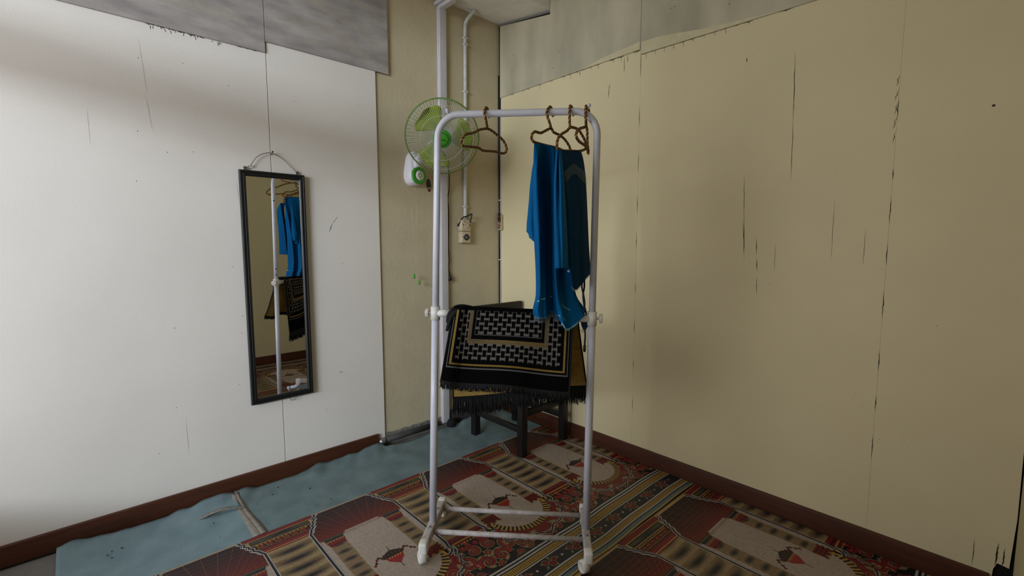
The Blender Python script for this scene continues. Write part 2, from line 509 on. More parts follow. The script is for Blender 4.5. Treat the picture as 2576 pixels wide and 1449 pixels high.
# wall behind the camera with the daylight window: an opening low to the floor, a lintel bar, a transom
WX0, WX1, WZ0, WZ1, WZ2, WZ3 = 0.05, 2.05, 0.44, 1.93, 2.05, 2.60
b = MB()
b.box((-0.2, YB-0.12, -0.004), (WX0, YB, ZC)); b.box((WX1, YB-0.12, -0.004), (XE+0.2, YB, ZC))
b.box((WX0, YB-0.12, -0.004), (WX1, YB, WZ0)); b.box((WX0, YB-0.12, WZ1), (WX1, YB, WZ2)); b.box((WX0, YB-0.12, WZ3), (WX1, YB, ZC))
struct(b.build('wall_back', 'board'))
b = MB()
for x in (WX0, WX1-0.04): b.box((x, YB-0.08, WZ0), (x+0.04, YB-0.04, WZ1)); b.box((x, YB-0.08, WZ2), (x+0.04, YB-0.04, WZ3))
for z in (WZ0, WZ1-0.04, WZ2, WZ3-0.04): b.box((WX0, YB-0.08, z), (WX1, YB-0.04, z+0.04))
struct(b.build('window_1', 'wood'))

# skirting boards
b = MB(); b.bbox((0.0, YB, 0.004), (0.016, -0.967, 0.086), 0.003); struct(b.build('baseboard_left', 'wood'))
b = MB(); b.bbox((0.004, -0.016, 0.004), (2.497, 0.0, 0.087), 0.003); struct(b.build('baseboard_right', 'wood'))
b = MB(); b.bbox((XE-0.016, YB, 0.004), (XE, -0.09, 0.087), 0.003); struct(b.build('baseboard_east', 'wood'))
b = MB(); b.bbox((-0.010, -0.44, 0.004), (0.006, -0.012, 0.095), 0.003); struct(b.build('baseboard_corner', 'dkbase'))
b = MB()   # crumbling plaster foot behind the floor pipe
N = 30
rows = [[], [], []]
for i in range(N+1):
    y = -0.96+i*(0.50/N); h = 0.066+rnd.uniform(-.004, .004)
    rows[0].append((-0.004, y, 0.0)); rows[1].append((-0.004+rnd.uniform(0, .004), y, h)); rows[2].append((-0.0105, y, h+0.006))
b.grid(rows, 0, False); struct(b.build('trim_2', 'cement'))

# ------------------------------------------------------------------ floor coverings
# teal underlay along the left wall, rucked against the skirting, in two lengths
def hnoise(y, k, seed):
    return sum(math.sin(y*f*k+p*seed)*a for f, p, a in ((1.0, 1.3, 1.0), (2.3, 2.1, .6), (5.1, .7, .35), (9.7, 3.3, .2)))/2.0
def underlay(y0, y1, label, seed, mt):
    b = MB(); nx, ny = 26, int((y1-y0)/0.012)
    rows = []
    for j in range(ny+1):
        y = y0+(y1-y0)*j/ny
        r = []
        for i in range(nx+1):
            t = i/nx
            x0 = 0.021+0.004*hnoise(y, 9, seed) if y < -0.95 else 0.055+0.012*hnoise(y, 11, seed)
            x = x0+(0.50-x0)*t
            ruck = math.exp(-t*5.5)
            z = 0.0045+ruck*max(0, 0.012+0.026*hnoise(y+x*0.5, 7.5, seed)) + 0.0022*(1+hnoise(y*0.8+x*3.2, 8, seed+2))*max(0, 1-t*1.15)**0.7
            if t > 0.86: z = min(z, 0.0045)
            r.append((x, y, z))
        rows.append(r)
    b.grid(rows)
    return tag(b.build('floor_underlay', mt, solid=0.002), label, 'floor underlay', 'teal underlay sheets')
underlay(-2.327, -1.7215, 'teal fabric underlay between the bare cement floor and the grey tape, rucked by the skirting', 1.0, 'cloth')
underlay(-1.7195, -0.02, 'long teal fabric underlay running from the grey tape into the corner under the chair', 2.7, 'cloth_shade')
# old tape over the joint, one loose end peeled up
b = MB()
for (w0, dx, z) in ((0.020, 0.0, 0.0068), (0.011, 0.022, 0.0078)):
    rows = []
    for i in range(25):
        t = i/24; x = 0.045+0.40*t; c = -1.724-0.004*math.sin(t*5)+dx*(0.55+0.3*t)
        w = w0*(0.55+0.6*t)
        zz = z+0.016*math.exp(-t*6)
        rows.append([(x, c-w, zz), (x, c, zz+0.001), (x, c+w, zz)])
    b.grid(rows)
tp = tag(b.build('joint_tape', 'tape', solid=0.0008), 'worn grey tape over the joint between the teal underlay sheets', 'tape')
b = MB()
path = catmull([(0.196, -1.712, 0.012), (0.176, -1.745, 0.020), (0.168, -1.80, 0.030), (0.163, -1.85, 0.024), (0.160, -1.885, 0.012)], 6)
rows = []
for i, p in enumerate(path):
    t = i/(len(path)-1); w = 0.014*min(1, 0.35+1.6*t)*(1 if t < .8 else (1-t)*4+.2)
    rows.append([p+V((-w, 0, -0.003)), p+V((0, 0, 0.002)), p+V((w, 0, 0))])
b.grid(rows); b.build('loose_end', 'tape', tp, solid=0.0008)
# crumbs on the underlay
for i in range(16):
    x, y = rnd.uniform(0.1, 0.42), rnd.uniform(-2.25, -0.95)
    b = MB(); a = rnd.random()*3; d = V((math.cos(a), math.sin(a), 0))*rnd.uniform(.003, .008); n = V((-d.y, d.x, 0))*0.35
    p = V((x, y, 0.0135))
    i0 = [b.vert(p+d), b.vert(p+n), b.vert(p-d), b.vert(p-n)]; tpv = b.vert(p+V((0, 0, .002))); bt = b.vert(p-V((0, 0, .004)))
    for k in range(4):
        b.face((i0[k], i0[(k+1) % 4], tpv)); b.face((i0[(k+1) % 4], i0[k], bt))
    tag(b.build('floor_crumb', 'debris'), 'tiny dark crumb lying on the teal underlay', 'crumb', 'crumbs on the underlay')

# printed vinyl mat -----------------------------------------------------------
PAL = {k: tuple(.88*q for q in lin(v)) for k, v in dict(
    beige=(168, 152, 138), tanl=(160, 136, 98), gold=(176, 138, 62), red=(112, 29, 28), dred=(58, 20, 22), blk=(26, 22, 25), ink=(34, 32, 38),
    white=(176, 170, 164), green=(52, 60, 44), olive=(98, 92, 62), blue=(92, 112, 114), pink=(122, 42, 54), orange=(136, 70, 38), crimson=(144, 40, 38), brown=(84, 58, 40)).items()}
class Print(MB):
    Z = 0.0062; DZ = 0.00011; n_ = 0
    def zz(s, layer):
        s.n_ = (s.n_+1) % 36
        return s.Z+s.DZ*layer+s.n_*2.6e-6
    def p2(s, pts, col, layer):
        z = s.zz(layer)
        c = PAL[col] if isinstance(col, str) else col
        s.face([s.vert((x, y, z)) for x, y in pts], 0, False, c)
    def rect(s, x0, x1, y0, y1, col, layer):
        s.p2([(x0, y0), (x1, y0), (x1, y1), (x0, y1)], col, layer)
    def ribbon(s, pts, w, col, layer, taper=None):
        z = s.zz(layer); c = PAL[col] if isinstance(col, str) else col
        n = len(pts); L_, R_ = [], []
        for i, (x, y) in enumerate(pts):
            x0, y0 = pts[max(i-1, 0)]; x1, y1 = pts[min(i+1, n-1)]
            d = math.hypot(x1-x0, y1-y0) or 1
            nx, ny = -(y1-y0)/d, (x1-x0)/d
            ww = w/2*(taper(i/(n-1)) if taper else 1)
            L_.append(s.vert((x+nx*ww, y+ny*ww, z))); R_.append(s.vert((x-nx*ww, y-ny*ww, z)))
        for i in range(n-1):
            s.face((R_[i], R_[i+1], L_[i+1], L_[i]), 0, False, c)
    def disc(s, x, y, rx, ry, col, layer, n=14, rot=0.0):
        cs, sn = math.cos(rot), math.sin(rot)
        s.p2([(x+rx*math.cos(2*math.pi*k/n)*cs-ry*math.sin(2*math.pi*k/n)*sn, y+rx*math.cos(2*math.pi*k/n)*sn+ry*math.sin(2*math.pi*k/n)*cs) for k in range(n)], col, layer)
    def shade(s, x0, x1, y0, y1, nx, ny, fn, layer):
        z = s.zz(layer)
        I = [[s.vert((x0+(x1-x0)*i/nx, y0+(y1-y0)*j/ny, z)) for j in range(ny+1)] for i in range(nx+1)]
        Cc = [[fn(i/nx, j/ny) for j in range(ny+1)] for i in range(nx+1)]
        for i in range(nx):
            for j in range(ny):
                s.face((I[i][j], I[i+1][j], I[i+1][j+1], I[i][j+1]), 0, False, [Cc[i][j], Cc[i+1][j], Cc[i+1][j+1], Cc[i][j+1]])
def mixc(a, b, t):
    a = PAL[a] if isinstance(a, str) else a; b = PAL[b] if isinstance(b, str) else b
    t = min(1, max(0, t)); return tuple(x+(y-x)*t for x, y in zip(a, b))

P = Print()
MX0, MX1, MY0, MY1 = 0.445, 2.530, YB+0.01, -0.018
ROWS = [0.44, 1.478, 2.516, 3.554]
PER = 0.55; CC0 = -0.552
def spiral(cx, cy, r, a0, turn, n=20):
    return [(cx+r*(1-0.86*k/n)*math.cos(a0+turn*k/n), cy+r*(1-0.86*k/n)*math.sin(a0+turn*k/n)) for k in range(n+1)]
def scroll(cx, cy, r, a0, turn, layer=8):
    tp_ = lambda t: 1.15-0.75*t
    q = spiral(cx, cy, r, a0, turn)
    P.ribbon(q, r*0.80, 'tanl', layer, tp_); P.ribbon(q, r*0.62, 'blk', layer+1, tp_); P.ribbon(q, r*0.46, 'red', layer+2, tp_); P.ribbon([(x+r*.05, y+r*.03) for x, y in q[:15]], r*0.14, 'crimson', layer+3, tp_)
    e = q[-1]; P.disc(e[0], e[1], r*.2, r*.2, 'crimson', layer+3, 10); P.disc(e[0]+r*.07, e[1], r*.07, r*.07, 'white', layer+4, 8)
def leaf(x, y, l, w, a, c1='olive', c2='tanl', layer=9):
    cs, sn = math.cos(a), math.sin(a)
    def tr(u, v): return (x+u*cs-v*sn, y+u*sn+v*cs)
    sh = [(0, 0), (.25, .34), (.5, .46), (.75, .30), (1, .06), (.95, -.1), (.7, -.26), (.4, -.36), (.15, -.22)]
    P.p2([tr(u*l, v*w) for u, v in sh], c1, layer)
    P.p2([tr(l*.12+u*l*.72, v*w*.55) for u, v in sh], c2, layer+1)
    P.ribbon([tr(0.05*l, 0), tr(.5*l, .08*w), tr(.95*l, 0)], w*.06, 'brown', layer+2)
def star(x, y, r, layer=10, a0=0.0):
    for rr, c, k in ((r, 'tanl', 0), (r*.8, 'blk', 1), (r*.66, 'red', 2)):
        P.p2([(x+rr*(1 if i % 2 == 0 else .58)*math.cos(a0+math.pi*i/5), y+rr*(1 if i % 2 == 0 else .58)*math.sin(a0+math.pi*i/5)) for i in range(10)], c, layer+k)
    P.disc(x, y, r*.15, r*.15, 'gold', layer+3, 8)
def blobs(x0, x1, yc, hw, per, ph):
    nx = max(8, int((x1-x0)/per*10))
    def fn(u, v):
        a = (x0+(x1-x0)*u)/per+ph; s_ = 0.5+0.5*math.cos(2*math.pi*a); vv = (v-.5)*2
        edge = math.copysign(1, math.cos(2*math.pi*a*1.0+1.2))
        base = mixc('tanl', 'brown', 0.30+0.25*edge*min(1, abs(vv)+.3))
        return mixc(base, 'ink', (s_**1.3)*max(0, 1-abs(vv)**2.2*1.05)*1.1)
    P.shade(x0, x1, yc-hw, yc+hw, nx, 8, fn, 6)
def clipy(y): return min(max(y, MY0+0.001), MY1-0.001)
def column(s, c):
    # capital
    P.rect(s+.004, s+.030, c-.138, c+.138, 'red', 5)
    for k in range(46): P.rect(s+.014, s+.018, c-.134+k*.00585, c-.134+k*.00585+.003, 'pink', 6)
    P.p2([(s+.030, c-.120), (s+.030, c+.120), (s+.050, c+.126), (s+.070, c+.116), (s+.070, c-.116), (s+.050, c-.126)], 'gold', 5)
    P.shade(s+.034, s+.066, c-.116, c+.116, 4, 12, lambda u, v: mixc('ink', 'olive', 0.75*math.exp(-((u-.45)*5)**2)*(0.5+0.5*math.sin(v*9))), 6)
    P.p2([(s+.072, c-.112), (s+.072, c+.112), (s+.115, c+.100), (s+.115, c-.100)], 'dred', 5)
    for k in range(13):
        y = c-.100+k*.0155
        P.rect(s+.075, s+.081, y, y+.010, 'gold', 6)
    for k in range(6):
        y = c-.085+k*.032
        P.disc(s+.093, y+.004, .008, .008, 'crimson', 6, 8); P.rect(s+.088, s+.098, y-.010, y-.007, 'gold', 7)
    for k in range(34):
        y = c-.098+k*.0058
        P.rect(s+.104, s+.108, y, y+.003, 'gold', 6)
    P.p2([(s+.115, c-.098), (s+.115, c+.098), (s+.150, c+.078), (s+.150, c-.078)], 'red', 5)
    P.p2([(s+.124, c-.092), (s+.124, c+.092), (s+.134, c+.086), (s+.134, c-.086)], 'pink', 6)
    P.p2([(s+.138, c-.084), (s+.138, c+.084), (s+.143, c+.082), (s+.143, c-.082)], 'gold', 6)
    # shaft
    blobs(s+.150, s+.565, c, .078, .0655, 0.3)
    # foot
    P.rect(s+.565, s+.612, c-.078, c+.078, 'red', 5)
    for a, col in ((.572, 'pink'), (.584, 'dred'), (.598, 'gold')): P.rect(s+a, s+a+.006, c-.078, c+.078, col, 6)
    for k in range(5): P.rect(s+.612, s+.640, c-.070+k*.03, c-.070+k*.03+.018, 'crimson' if k % 2 else 'blk', 5); P.disc(s+.650, c-.062+k*.031, .016, .013, 'red', 9, 10); P.disc(s+.646, c-.060+k*.031, .007, .006, 'crimson', 10, 8)
    for k in range(11): P.rect(s+.616, s+.624, c-.078+k*.0148, c-.078+k*.0148+.008, 'gold', 7)
    for sg in (-1, 1):
        o = [(0.012, .148), (.030, .143), (.036, .130), (.052, .136), (.066, .122), (.078, .124), (.090, .112), (.104, .114), (.120, .100), (.136, .094), (.150, .086), (.40, .085), (.57, .086), (.60, .094), (.615, .088), (.632, .100), (.64, .118)]
        q = [(s+a, c+sg*y) for a, y in o]
        P.ribbon(q, .016, 'white', 12); P.ribbon(q, .0085, 'ink', 13); P.ribbon([(x, y+sg*.012) for x, y in q[:11]], .003, 'white', 13)
def niche(s, n):
    # grid panel
    P.shade(s+.012, s+.235, n-.195, n+.195, 8, 2, lambda u, v: mixc(mixc('blk', 'dred', .25), 'red', u**1.9*.95), 2)
    for k in range(13):
        u = 1-(1-k/13.0)**1.7
        a = s+.016+.219*u
        P.rect(a, a+.0016, n-.194, n+.194, mixc('brown', 'orange', .2+.7*u), 3)
    for k in range(-11, 12):
        y1 = k*.0165; y0 = y1*3.4
        x0 = s+.016; x1 = s+.235
        if abs(y0) > .194:
            t = (.194-abs(y1))/(abs(y0)-abs(y1)); x0 = x1-(x1-x0)*t; y0 = math.copysign(.194, y0)
        P.ribbon([(x0, n+y0), (x1, n+y1)], .0018, mixc('brown', 'orange', .6), 4)
    # beige ground and arch
    P.rect(s+.225, s+.615, n-.192, n+.192, 'beige', 3)
    P.rect(s+.215, s+.225, n-.075, n+.075, 'beige', 5)
    # red spandrel with cusped outline
    half = [(.60, .192), (.635, .192), (.655, .176), (.672, .186), (.700, .168), (.722, .176), (.742, .142), (.748, .120), (.772, .112), (.782, .078), (.776, .052), (.792, .030), (.812, 0)]
    ol = [(s+a, n+y) for a, y in half]+[(s+a, n-y) for a, y in half[-2::-1]]
    P.p2(ol, 'red', 8)
    P.ribbon(ol, .022, 'olive', 9); P.ribbon(ol, .014, 'white', 10); P.ribbon(ol, .0075, 'ink', 11)
    # checker ring
    cx, r0, r1 = s+.572, .139, .168
    na = 30
    for k in range(na):
        a0 = -1.75+3.5*k/na; a1 = -1.75+3.5*(k+1)/na; am = a0+(a1-a0)*.48
        def arc(A, B, ra, rb): return [(cx+ra*math.cos(A), n+ra*math.sin(A)), (cx+rb*math.cos(A), n+rb*math.sin(A)), (cx+rb*math.cos(B), n+rb*math.sin(B)), (cx+ra*math.cos(B), n+ra*math.sin(B))]
        P.p2(arc(a0, a1, r0-.004, r1), 'ink', 11); P.p2(arc(a0, am, r0, r1), 'gold', 12)
    P.p2([(cx+.139*math.cos(-1.75+3.5*k/36), n+.139*math.sin(-1.75+3.5*k/36)) for k in range(37)], 'beige', 13)
    P.rect(s+.40, s+.548, n-.100, n+.100, 'beige', 13)
    for sg in (-1, 1):
        for k in range(4):
            y = n+sg*(.150+k*.012)
            P.rect(s+.600+k*.004, s+.628+k*.004, y-.006, y+.006, 'ink' if k % 2 else 'gold', 12)
        y = n+sg*.128
        P.p2([(s+.222, y-.042), (s+.222, y+.042), (s+.245, y+.036), (s+.245, y-.036)], 'ink', 14)
        P.rect(s+.226, s+.231, y-.038, y+.038, 'olive', 15)
        P.p2([(s+.248, y-.038), (s+.248, y+.038), (s+.288, y+.031), (s+.288, y-.031)], 'red', 14)
        for k in range(6): P.rect(s+.252, s+.257, y-.034+k*.012, y-.027+k*.012, 'gold', 15)
        P.rect(s+.266, s+.270, y-.032, y+.032, 'pink', 15); P.rect(s+.278, s+.281, y-.031, y+.031, 'blk', 15)
        blobs(s+.288, s+.548, y, .0315, .0565, 0.1 if sg > 0 else .1)
        P.shade(s+.288, s+.548, y-.0315, y+.0315, 46, 6, lambda u, v: mixc(mixc('tanl', 'brown', .35+.15*math.cos(u*58)), 'ink', ((.5+.5*math.cos(u*29))**1.3)*max(0, 1-abs((v-.5)*2)**2.4)), 14)
        P.rect(s+.548, s+.600, y-.033, y+.033, 'red', 14)
        for a in (.554, .568, .582): P.rect(s+a, s+a+.005, y-.033, y+.033, 'dred', 15)
        for k in range(5): P.rect(s+.592, s+.606, y-.034+k*.015, y-.027+k*.015, 'gold' if k % 2 else 'ink', 16)
    # hanging lamp motif
    a = s+.502
    P.p2([(a-.004, n-.036), (a+.020, n-.030), (a+.050, n), (a+.020, n+.030), (a-.004, n+.036)], 'crimson', 15)
    P.ribbon([(a+.045, n), (a+.075, n)], .003, 'dred', 15)
    P.p2([(a-.036, n-.020), (a-.022, n-.040), (a-.004, n-.042), (a-.004, n+.042), (a-.022, n+.040), (a-.036, n+.020), (a-.044, n)], 'ink', 15)
    for k in range(-3, 4):
        leaf(a-.002, n+k*.012, .042-abs(k)*.004, .013, math.pi-k*.16, 'blk', 'brown', 16)
    P.ribbon([(a-.042, n), (a-.072, n+.002)], .004, 'dred', 16, lambda t: 1-t*.8)
    for sg in (-1, 1):
        q = [(a-.018+.030*t-.02*math.sin(t*3), n+sg*(.036+.046*t)) for t in (0, .2, .4, .6, .8, 1)]
        P.ribbon(q, .0035, 'dred', 16)
        for k, (x, y) in enumerate(q): P.disc(x+.004*math.sin(k*2), y, .0065, .0055, 'red' if k % 2 else 'dred', 17, 7)
    for k in range(5): P.p2([(a-.002, n-.026+k*.012), (a+.010, n-.020+k*.010), (a-.002, n-.018+k*.012)], 'gold', 17)
def flora(s, c):
    for sg in (-1, 1):
        for (a, y, r, a0, tn) in ((.688, .040, .030, 2.6, 7.5), (.735, .100, .033, 3.4, 7.8), (.775, .035, .036, 1.2, 8.0), (.792, .155, .028, 3.8, 7.2), (.800, .225, .026, 2.0, 7.4), (.688, .100, .020, .4, 7.0), (.812, .095, .022, 5.0, 7.0), (.735, .165, .019, 1.0, 7.0), (.815, .265, .016, 2.0, 7.0), (.760, .068, .017, 0.6, 7.0)):
            scroll(s+a, c+sg*y, r, a0*sg, tn*sg)
        for (a, y, l, w, an) in ((.655, .075, .050, .030, .5), (.715, .062, .055, .030, 1.2), (.760, .070, .060, .032, 2.4), (.735, .012, .050, .028, 5.3), (.795, .120, .050, .030, .9), (.770, .190, .055, .030, 1.9), (.810, .185, .044, .026, 3.4), (.700, .125, .045, .028, .2), (.752, .062, .04, .026, 4.0), (.790, .075, .05, .03, 3.0), (.772, .215, .045, .026, .3), (.800, .255, .045, .026, 1.2), (.685, .070, .04, .024, 2.0), (.815, .020, .045, .028, 2.2), (.822, .262, .040, .024, 2.8), (.66, .125, .040, .022, .9)):
            leaf(s+a, c+sg*y, l, w, an*sg)
        star(s+.765, c+sg*.130, .020, a0=.3)
        star(s+.815, c+sg*.150, .017, a0=.9)
    star(s+.730, c, .024); star(s+.812, c, .022)
def bandwave(y, k): return 0.0035*math.sin(y*7.0+k)+0.0020*math.sin(y*17.0+k*2)
def band(s, a0, a1, col, layer):
    N_ = 90; z = P.Z+P.DZ*layer; c = PAL[col] if isinstance(col, str) else col
    A = []; B = []
    for i in range(N_+1):
        y = MY0+(MY1-MY0)*i/N_; o = bandwave(y, s)+0.010*(-(y+0.8))*0.6*(1 if s < 1 else .2)
        A.append(P.vert((s+a0+o, y, z))); B.append(P.vert((s+a1+o, y, z)))
    for i in range(N_): P.face((A[i], B[i], B[i+1], A[i+1]), 0, False, c)
def bandoff(s, y): return bandwave(y, s)+0.010*(-(y+0.8))*0.6*(1 if s < 1 else .2)
# base sheet with thickness
b_lo = [(MX0, MY0), (MX1, MY0), (MX1, MY1), (MX0, MY1)]
zt = P.Z; zb = 0.0042
i0 = [P.vert((x, y, zb)) for x, y in b_lo]; i1 = [P.vert((x, y, zt)) for x, y in b_lo]
P.face(i1, 0, False, PAL['blk']); P.face(i0[::-1], 0, False, PAL['brown'])
for k in range(4): P.face((i0[k], i0[(k+1) % 4], i1[(k+1) % 4], i1[k]), 0, False, PAL['tanl'])
for ri, s in enumerate(ROWS):
    if s+.3 > MX1: continue
    P.rect(max(s, MX0), min(s+.012, MX1), MY0, MY1, 'tanl' if ri == 0 else 'gold', 2)
    P.rect(s+.012, s+.0145, MY0, MY1, 'white', 3)
    full = s+1.04 < MX1
    for k in range(-5, 2):
        c = CC0+k*PER
        if c-.15 > MY1 or c+.15 < MY0: pass
        n0 = len(P.f); v0 = len(P.v)
        if full:
            column(s, c); niche(s, c+PER/2); flora(s, c)
        # trim what runs past the edges of the sheet
        for i in range(v0, len(P.v)):
            x, y, z = P.v[i]; P.v[i] = (min(max(x, MX0+.0005), MX1-.0005), clipy(y), z)
    if not full: continue
    for a0, a1, col, ly in ((.826, 1.038, 'blk', 17), (.834, .842, 'white', 18), (.850, .858, 'white', 18), (.864, .892, 'gold', 18), (.896, .902, 'white', 18), (.906, .962, 'ink', 18),
                            (.966, .974, 'white', 18), (.978, .998, 'gold', 18), (1.000, 1.006, 'white', 18), (1.012, 1.025, 'blue', 18), (1.026, 1.035, 'tanl', 18)):
        band(s, a0, a1, col, ly)
    y = MY0+.004
    while y < MY1-.01:
        o = bandoff(s, y)
        P.rect(s+.868+o, s+.888+o, y, y+.0032, 'blk', 19); P.rect(s+.981+o, s+.995+o, y+.004, y+.0072, 'blk', 19)
        y += .0088
    y = MY0+.06; k = 0
    while y < MY1-.06:
        o = bandoff(s, y); x = s+.934+o
        for dx, dy, r in ((-.010, -.018, .014), (.008, .004, .017), (-.006, .024, .012)):
            P.disc(x+dx, y+dy, r, r, 'tanl', 19, 12); P.disc(x+dx, y+dy, r*.86, r*.86, 'dred', 20, 12); P.ribbon(spiral(x+dx, y+dy, r*.8, k, 8, 14), r*.4, 'red', 21); P.disc(x+dx, y+dy, r*.25, r*.25, 'crimson', 22, 8)
        for an in (.4, 1.7, 2.9, 4.2, 5.4): leaf(x+.012*math.cos(an), y+.026*math.sin(an), .024, .013, an, 'olive', 'tanl', 19)
        P.disc(x, y+.066, .0055, .0055, 'white', 19, 7)
        y += .1375; k += 1.3
tag(P.build('printed_floor_mat', 'matprint'), 'printed vinyl floor mat with red arches, columns and floral borders', 'floor mat')
bm_ = None

# ------------------------------------------------------------------ mirror on the left wall
mir = thing('wall_mirror', 'tall narrow black framed mirror hanging by a cord on the left wall', 'mirror', (0.004, -1.4775, 0.98))
Y0, Y1, Z0, Z1 = -1.623, -1.331, 0.420, 1.541
prof = [(0.000, 0.002), (0.000, 0.017), (0.003, 0.021), (0.009, 0.0215), (0.011, 0.0195), (0.0135, 0.0195), (0.0155, 0.022), (0.022, 0.022), (0.026, 0.017), (0.0275, 0.012), (0.0275, 0.004)]
b = MB()
rings = []
for (cy, cz, sy, sz) in ((Y0, Z0, 1, 1), (Y1, Z0, -1, 1), (Y1, Z1, -1, -1), (Y0, Z1, 1, -1)):
    rings.append([b.vert((h, cy+sy*w, cz+sz*w)) for w, h in prof])
for k in range(4):
    A, B = rings[k], rings[(k+1) % 4]
    for i in range(len(prof)-1): b.face((A[i], A[i+1], B[i+1], B[i]))
b.build('frame', 'blackframe', mir)
for yy in (Y0+.0122, Y1-.0122):   # beaded edge of the frame
    b = MB(); n = 150; b.box((.0190, yy-.0010, Z0+.012), (.0200, yy+.0010, Z1-.012))
    for i in range(n):
        z = Z0+.014+(Z1-Z0-.028)*i/(n-1)
        b.box((.0195, yy-.0012, z-.0018), (.0210, yy+.0012, z+.0018))
    b.build('beading', 'blackframe', mir)
b = MB(); b.box((.008, Y0+.024, Z0+.024), (.0115, Y1-.024, Z1-.024)); gl = b.build('glass', 'mirror', mir)
gl['label'] = 'silvered mirror glass'
for yy in (-1.594, -1.361):
    b = MB(); b.bbox((.001, yy-.009, Z1-.008), (.004, yy+.009, Z1+.018), .002); b.lathe([(.0025, 0), (.0025, .0015)], (.004, yy, Z1+.011), (1, 0, 0), 8, 1)
    b.build('hanging_tab', ['chrome', 'screw'], mir)
pa = catmull([(.006, -1.592, 1.553), (.007, -1.572, 1.565), (.007, -1.545, 1.604), (.007, -1.510, 1.627), (.008, -1.475, 1.632), (.007, -1.430, 1.614), (.007, -1.390, 1.577), (.006, -1.363, 1.553)], 10)
b = MB()
pa = resample(pa, .0012)
for sgn, mi in ((0, 0), (math.pi, 1)):
    q = []
    for i, p in enumerate(pa):
        a = i*.0012/.009*2*math.pi+sgn
        q.append(p+V((math.cos(a)*.0011, 0, math.sin(a)*.0011)))
    b.tube(q, .0012, 5, mi)
b.lathe([(.004, 0), (.005, .004), (.003, .009)], (.006, -1.574, 1.562), (0, .6, .8), 8, 0)
b.build('hanging_cord', ['cordlt', 'corddk'], mir)
b = MB(); P0, P1 = V((.0122, -1.459, .462)), V((.0122, -1.365, .462))
b.poly([(.0119, -1.459, .464), (.0119, -1.356, .4465), (.0119, -1.356, .473), (.0119, -1.459, .4795)], 1)
b.poly([(.0122, -1.459, .464), (.0122, -1.449, .464), (.0122, -1.450, .4795), (.0122, -1.459, .4795)])
q = [(.0122, -1.447, .476), (.0122, -1.441, .466), (.0122, -1.428, .4645), (.0122, -1.415, .468), (.0122, -1.400, .4775), (.0122, -1.44, .4795)]
b.poly(q)
b.poly([(.0122, -1.456, .4585), (.0122, -1.440, .459), (.0122, -1.452, .456)])
b.build('torn_label', ['silver', 'labeldk'], mir)['label'] = 'torn silver label on the lower corner of the glass'
b = MB(); b.tube(catmull([(.008, -1.445, .424), (.010, -1.443, .407), (.010, -1.430, .402), (.010, -1.415, .412), (.008, -1.405, .424)], 6), .0012, 6)
b.build('loose_wire', 'corddk', mir)
mir.location.x += .006; mir.rotation_euler.z = R(0.3)
b = MB(); b.lathe([(.0016, 0), (.0016, .022), (.004, .022), (.004, .025)], (0, -1.474, 1.628), (1, 0, .5), 8)
tag(b.build('nail', 'screw'), 'dark nail in the board joint holding the mirror cord', 'nail')

# ------------------------------------------------------------------ wall fittings near the corner
ch = thing('cable_trunking', 'grey white vertical cable trunking on the wall behind the fan', 'trunking', (-.010, -.49, 0))
b = MB()
T = Matrix.Translation((0, -.4925, 0)) @ Matrix.Rotation(R(-0.35), 4, 'X')
b.bbox((-.010, -.024, .024), (.006, .024, 2.65), .002, 0, T); b.build('base', 'channel', ch)
b = MB(); b.bbox((.0055, -.0215, .030), (.018, .0275, .742), .002, 0, T); b.bbox((.0055, -.0215, .744), (.018, .0275, 2.648), .002, 0, T); b.build('cover', 'channel', ch)
b = MB(); b.bbox((.004, -.503, 2.610), (.14, -.463, 2.649), .003, 0); b.bbox((-.010, -.520, 2.630), (.13, -.505, 2.651), .003, 0); b.build('overhead_branch', 'channel', ch)
b = MB(); b.lathe([(.026, 0), (.031, .010), (.029, .030), (.018, .046), (.006, .050)], (.054, -.478, .0125), (0, .05, 1), 14)
tag(b.build('junction_lump', 'dark'), 'dark blackened plug at the foot of the cable trunking', 'plug')

pp = thing('conduit_pipe', 'slim white painted conduit pipe dropping from the beam to the sockets', 'pipe', (.002, -.303, 1.4))
b = MB(); b.tube(catmull([(.066, -.262, 2.660), (.040, -.276, 2.636), (.012, -.292, 2.598), (.003, -.295, 2.54), (.003, -.298, 2.2), (.003, -.308, 1.42), (.003, -.310, 1.362)], 8), .0115, 14); b.build('tube', 'pvc', pp)
for z, y in ((2.50, -.296), (2.46, -.2965), (2.17, -.299), (1.44, -.308)):
    b = MB(); b.bbox((-.010, y-.016, z-.006), (.0165, y+.016, z+.006), .003); b.lathe([(.003, 0), (.003, .003)], (.001, y+.018, z), (1, 0, 0), 8, 1)
    b.build('clip', ['pvc', 'screw'], pp)
so = thing('double_socket', 'aged double wall socket box with loose black wire at its top', 'socket', (-.010, -.322, 1.28))
b = MB(); b.bbox((-.010, -.360, 1.203), (.030, -.287, 1.277), .004); b.bbox((-.010, -.360, 1.2785), (.030, -.287, 1.352), .004); b.build('box', 'ivory', so)
b = MB(); b.bbox((.0295, -.358, 1.205), (.0340, -.289, 1.275), .003); b.lathe([(.021, 0), (.021, .0008), (.019, .001)], (.034, -.322, 1.240), (1, 0, 0), 20, 1)
for dy in (-.026, .026): b.lathe([(.004, 0), (.004, .001)], (.034, -.322+dy, 1.240), (1, 0, 0), 8, 1)
b.lathe([(.013, .0011), (.010, .0014)], (.034, -.322, 1.240), (1, 0, 0), 16, 2)
b.build('lower_socket', ['ivory', 'black', 'labeldk'], so)
b = MB(); b.bbox((.0295, -.358, 1.2795), (.0340, -.289, 1.350), .003); b.lathe([(.022, 0), (.022, .002), (.018, .003)], (.034, -.322, 1.315), (1, 0, 0), 20, 0)
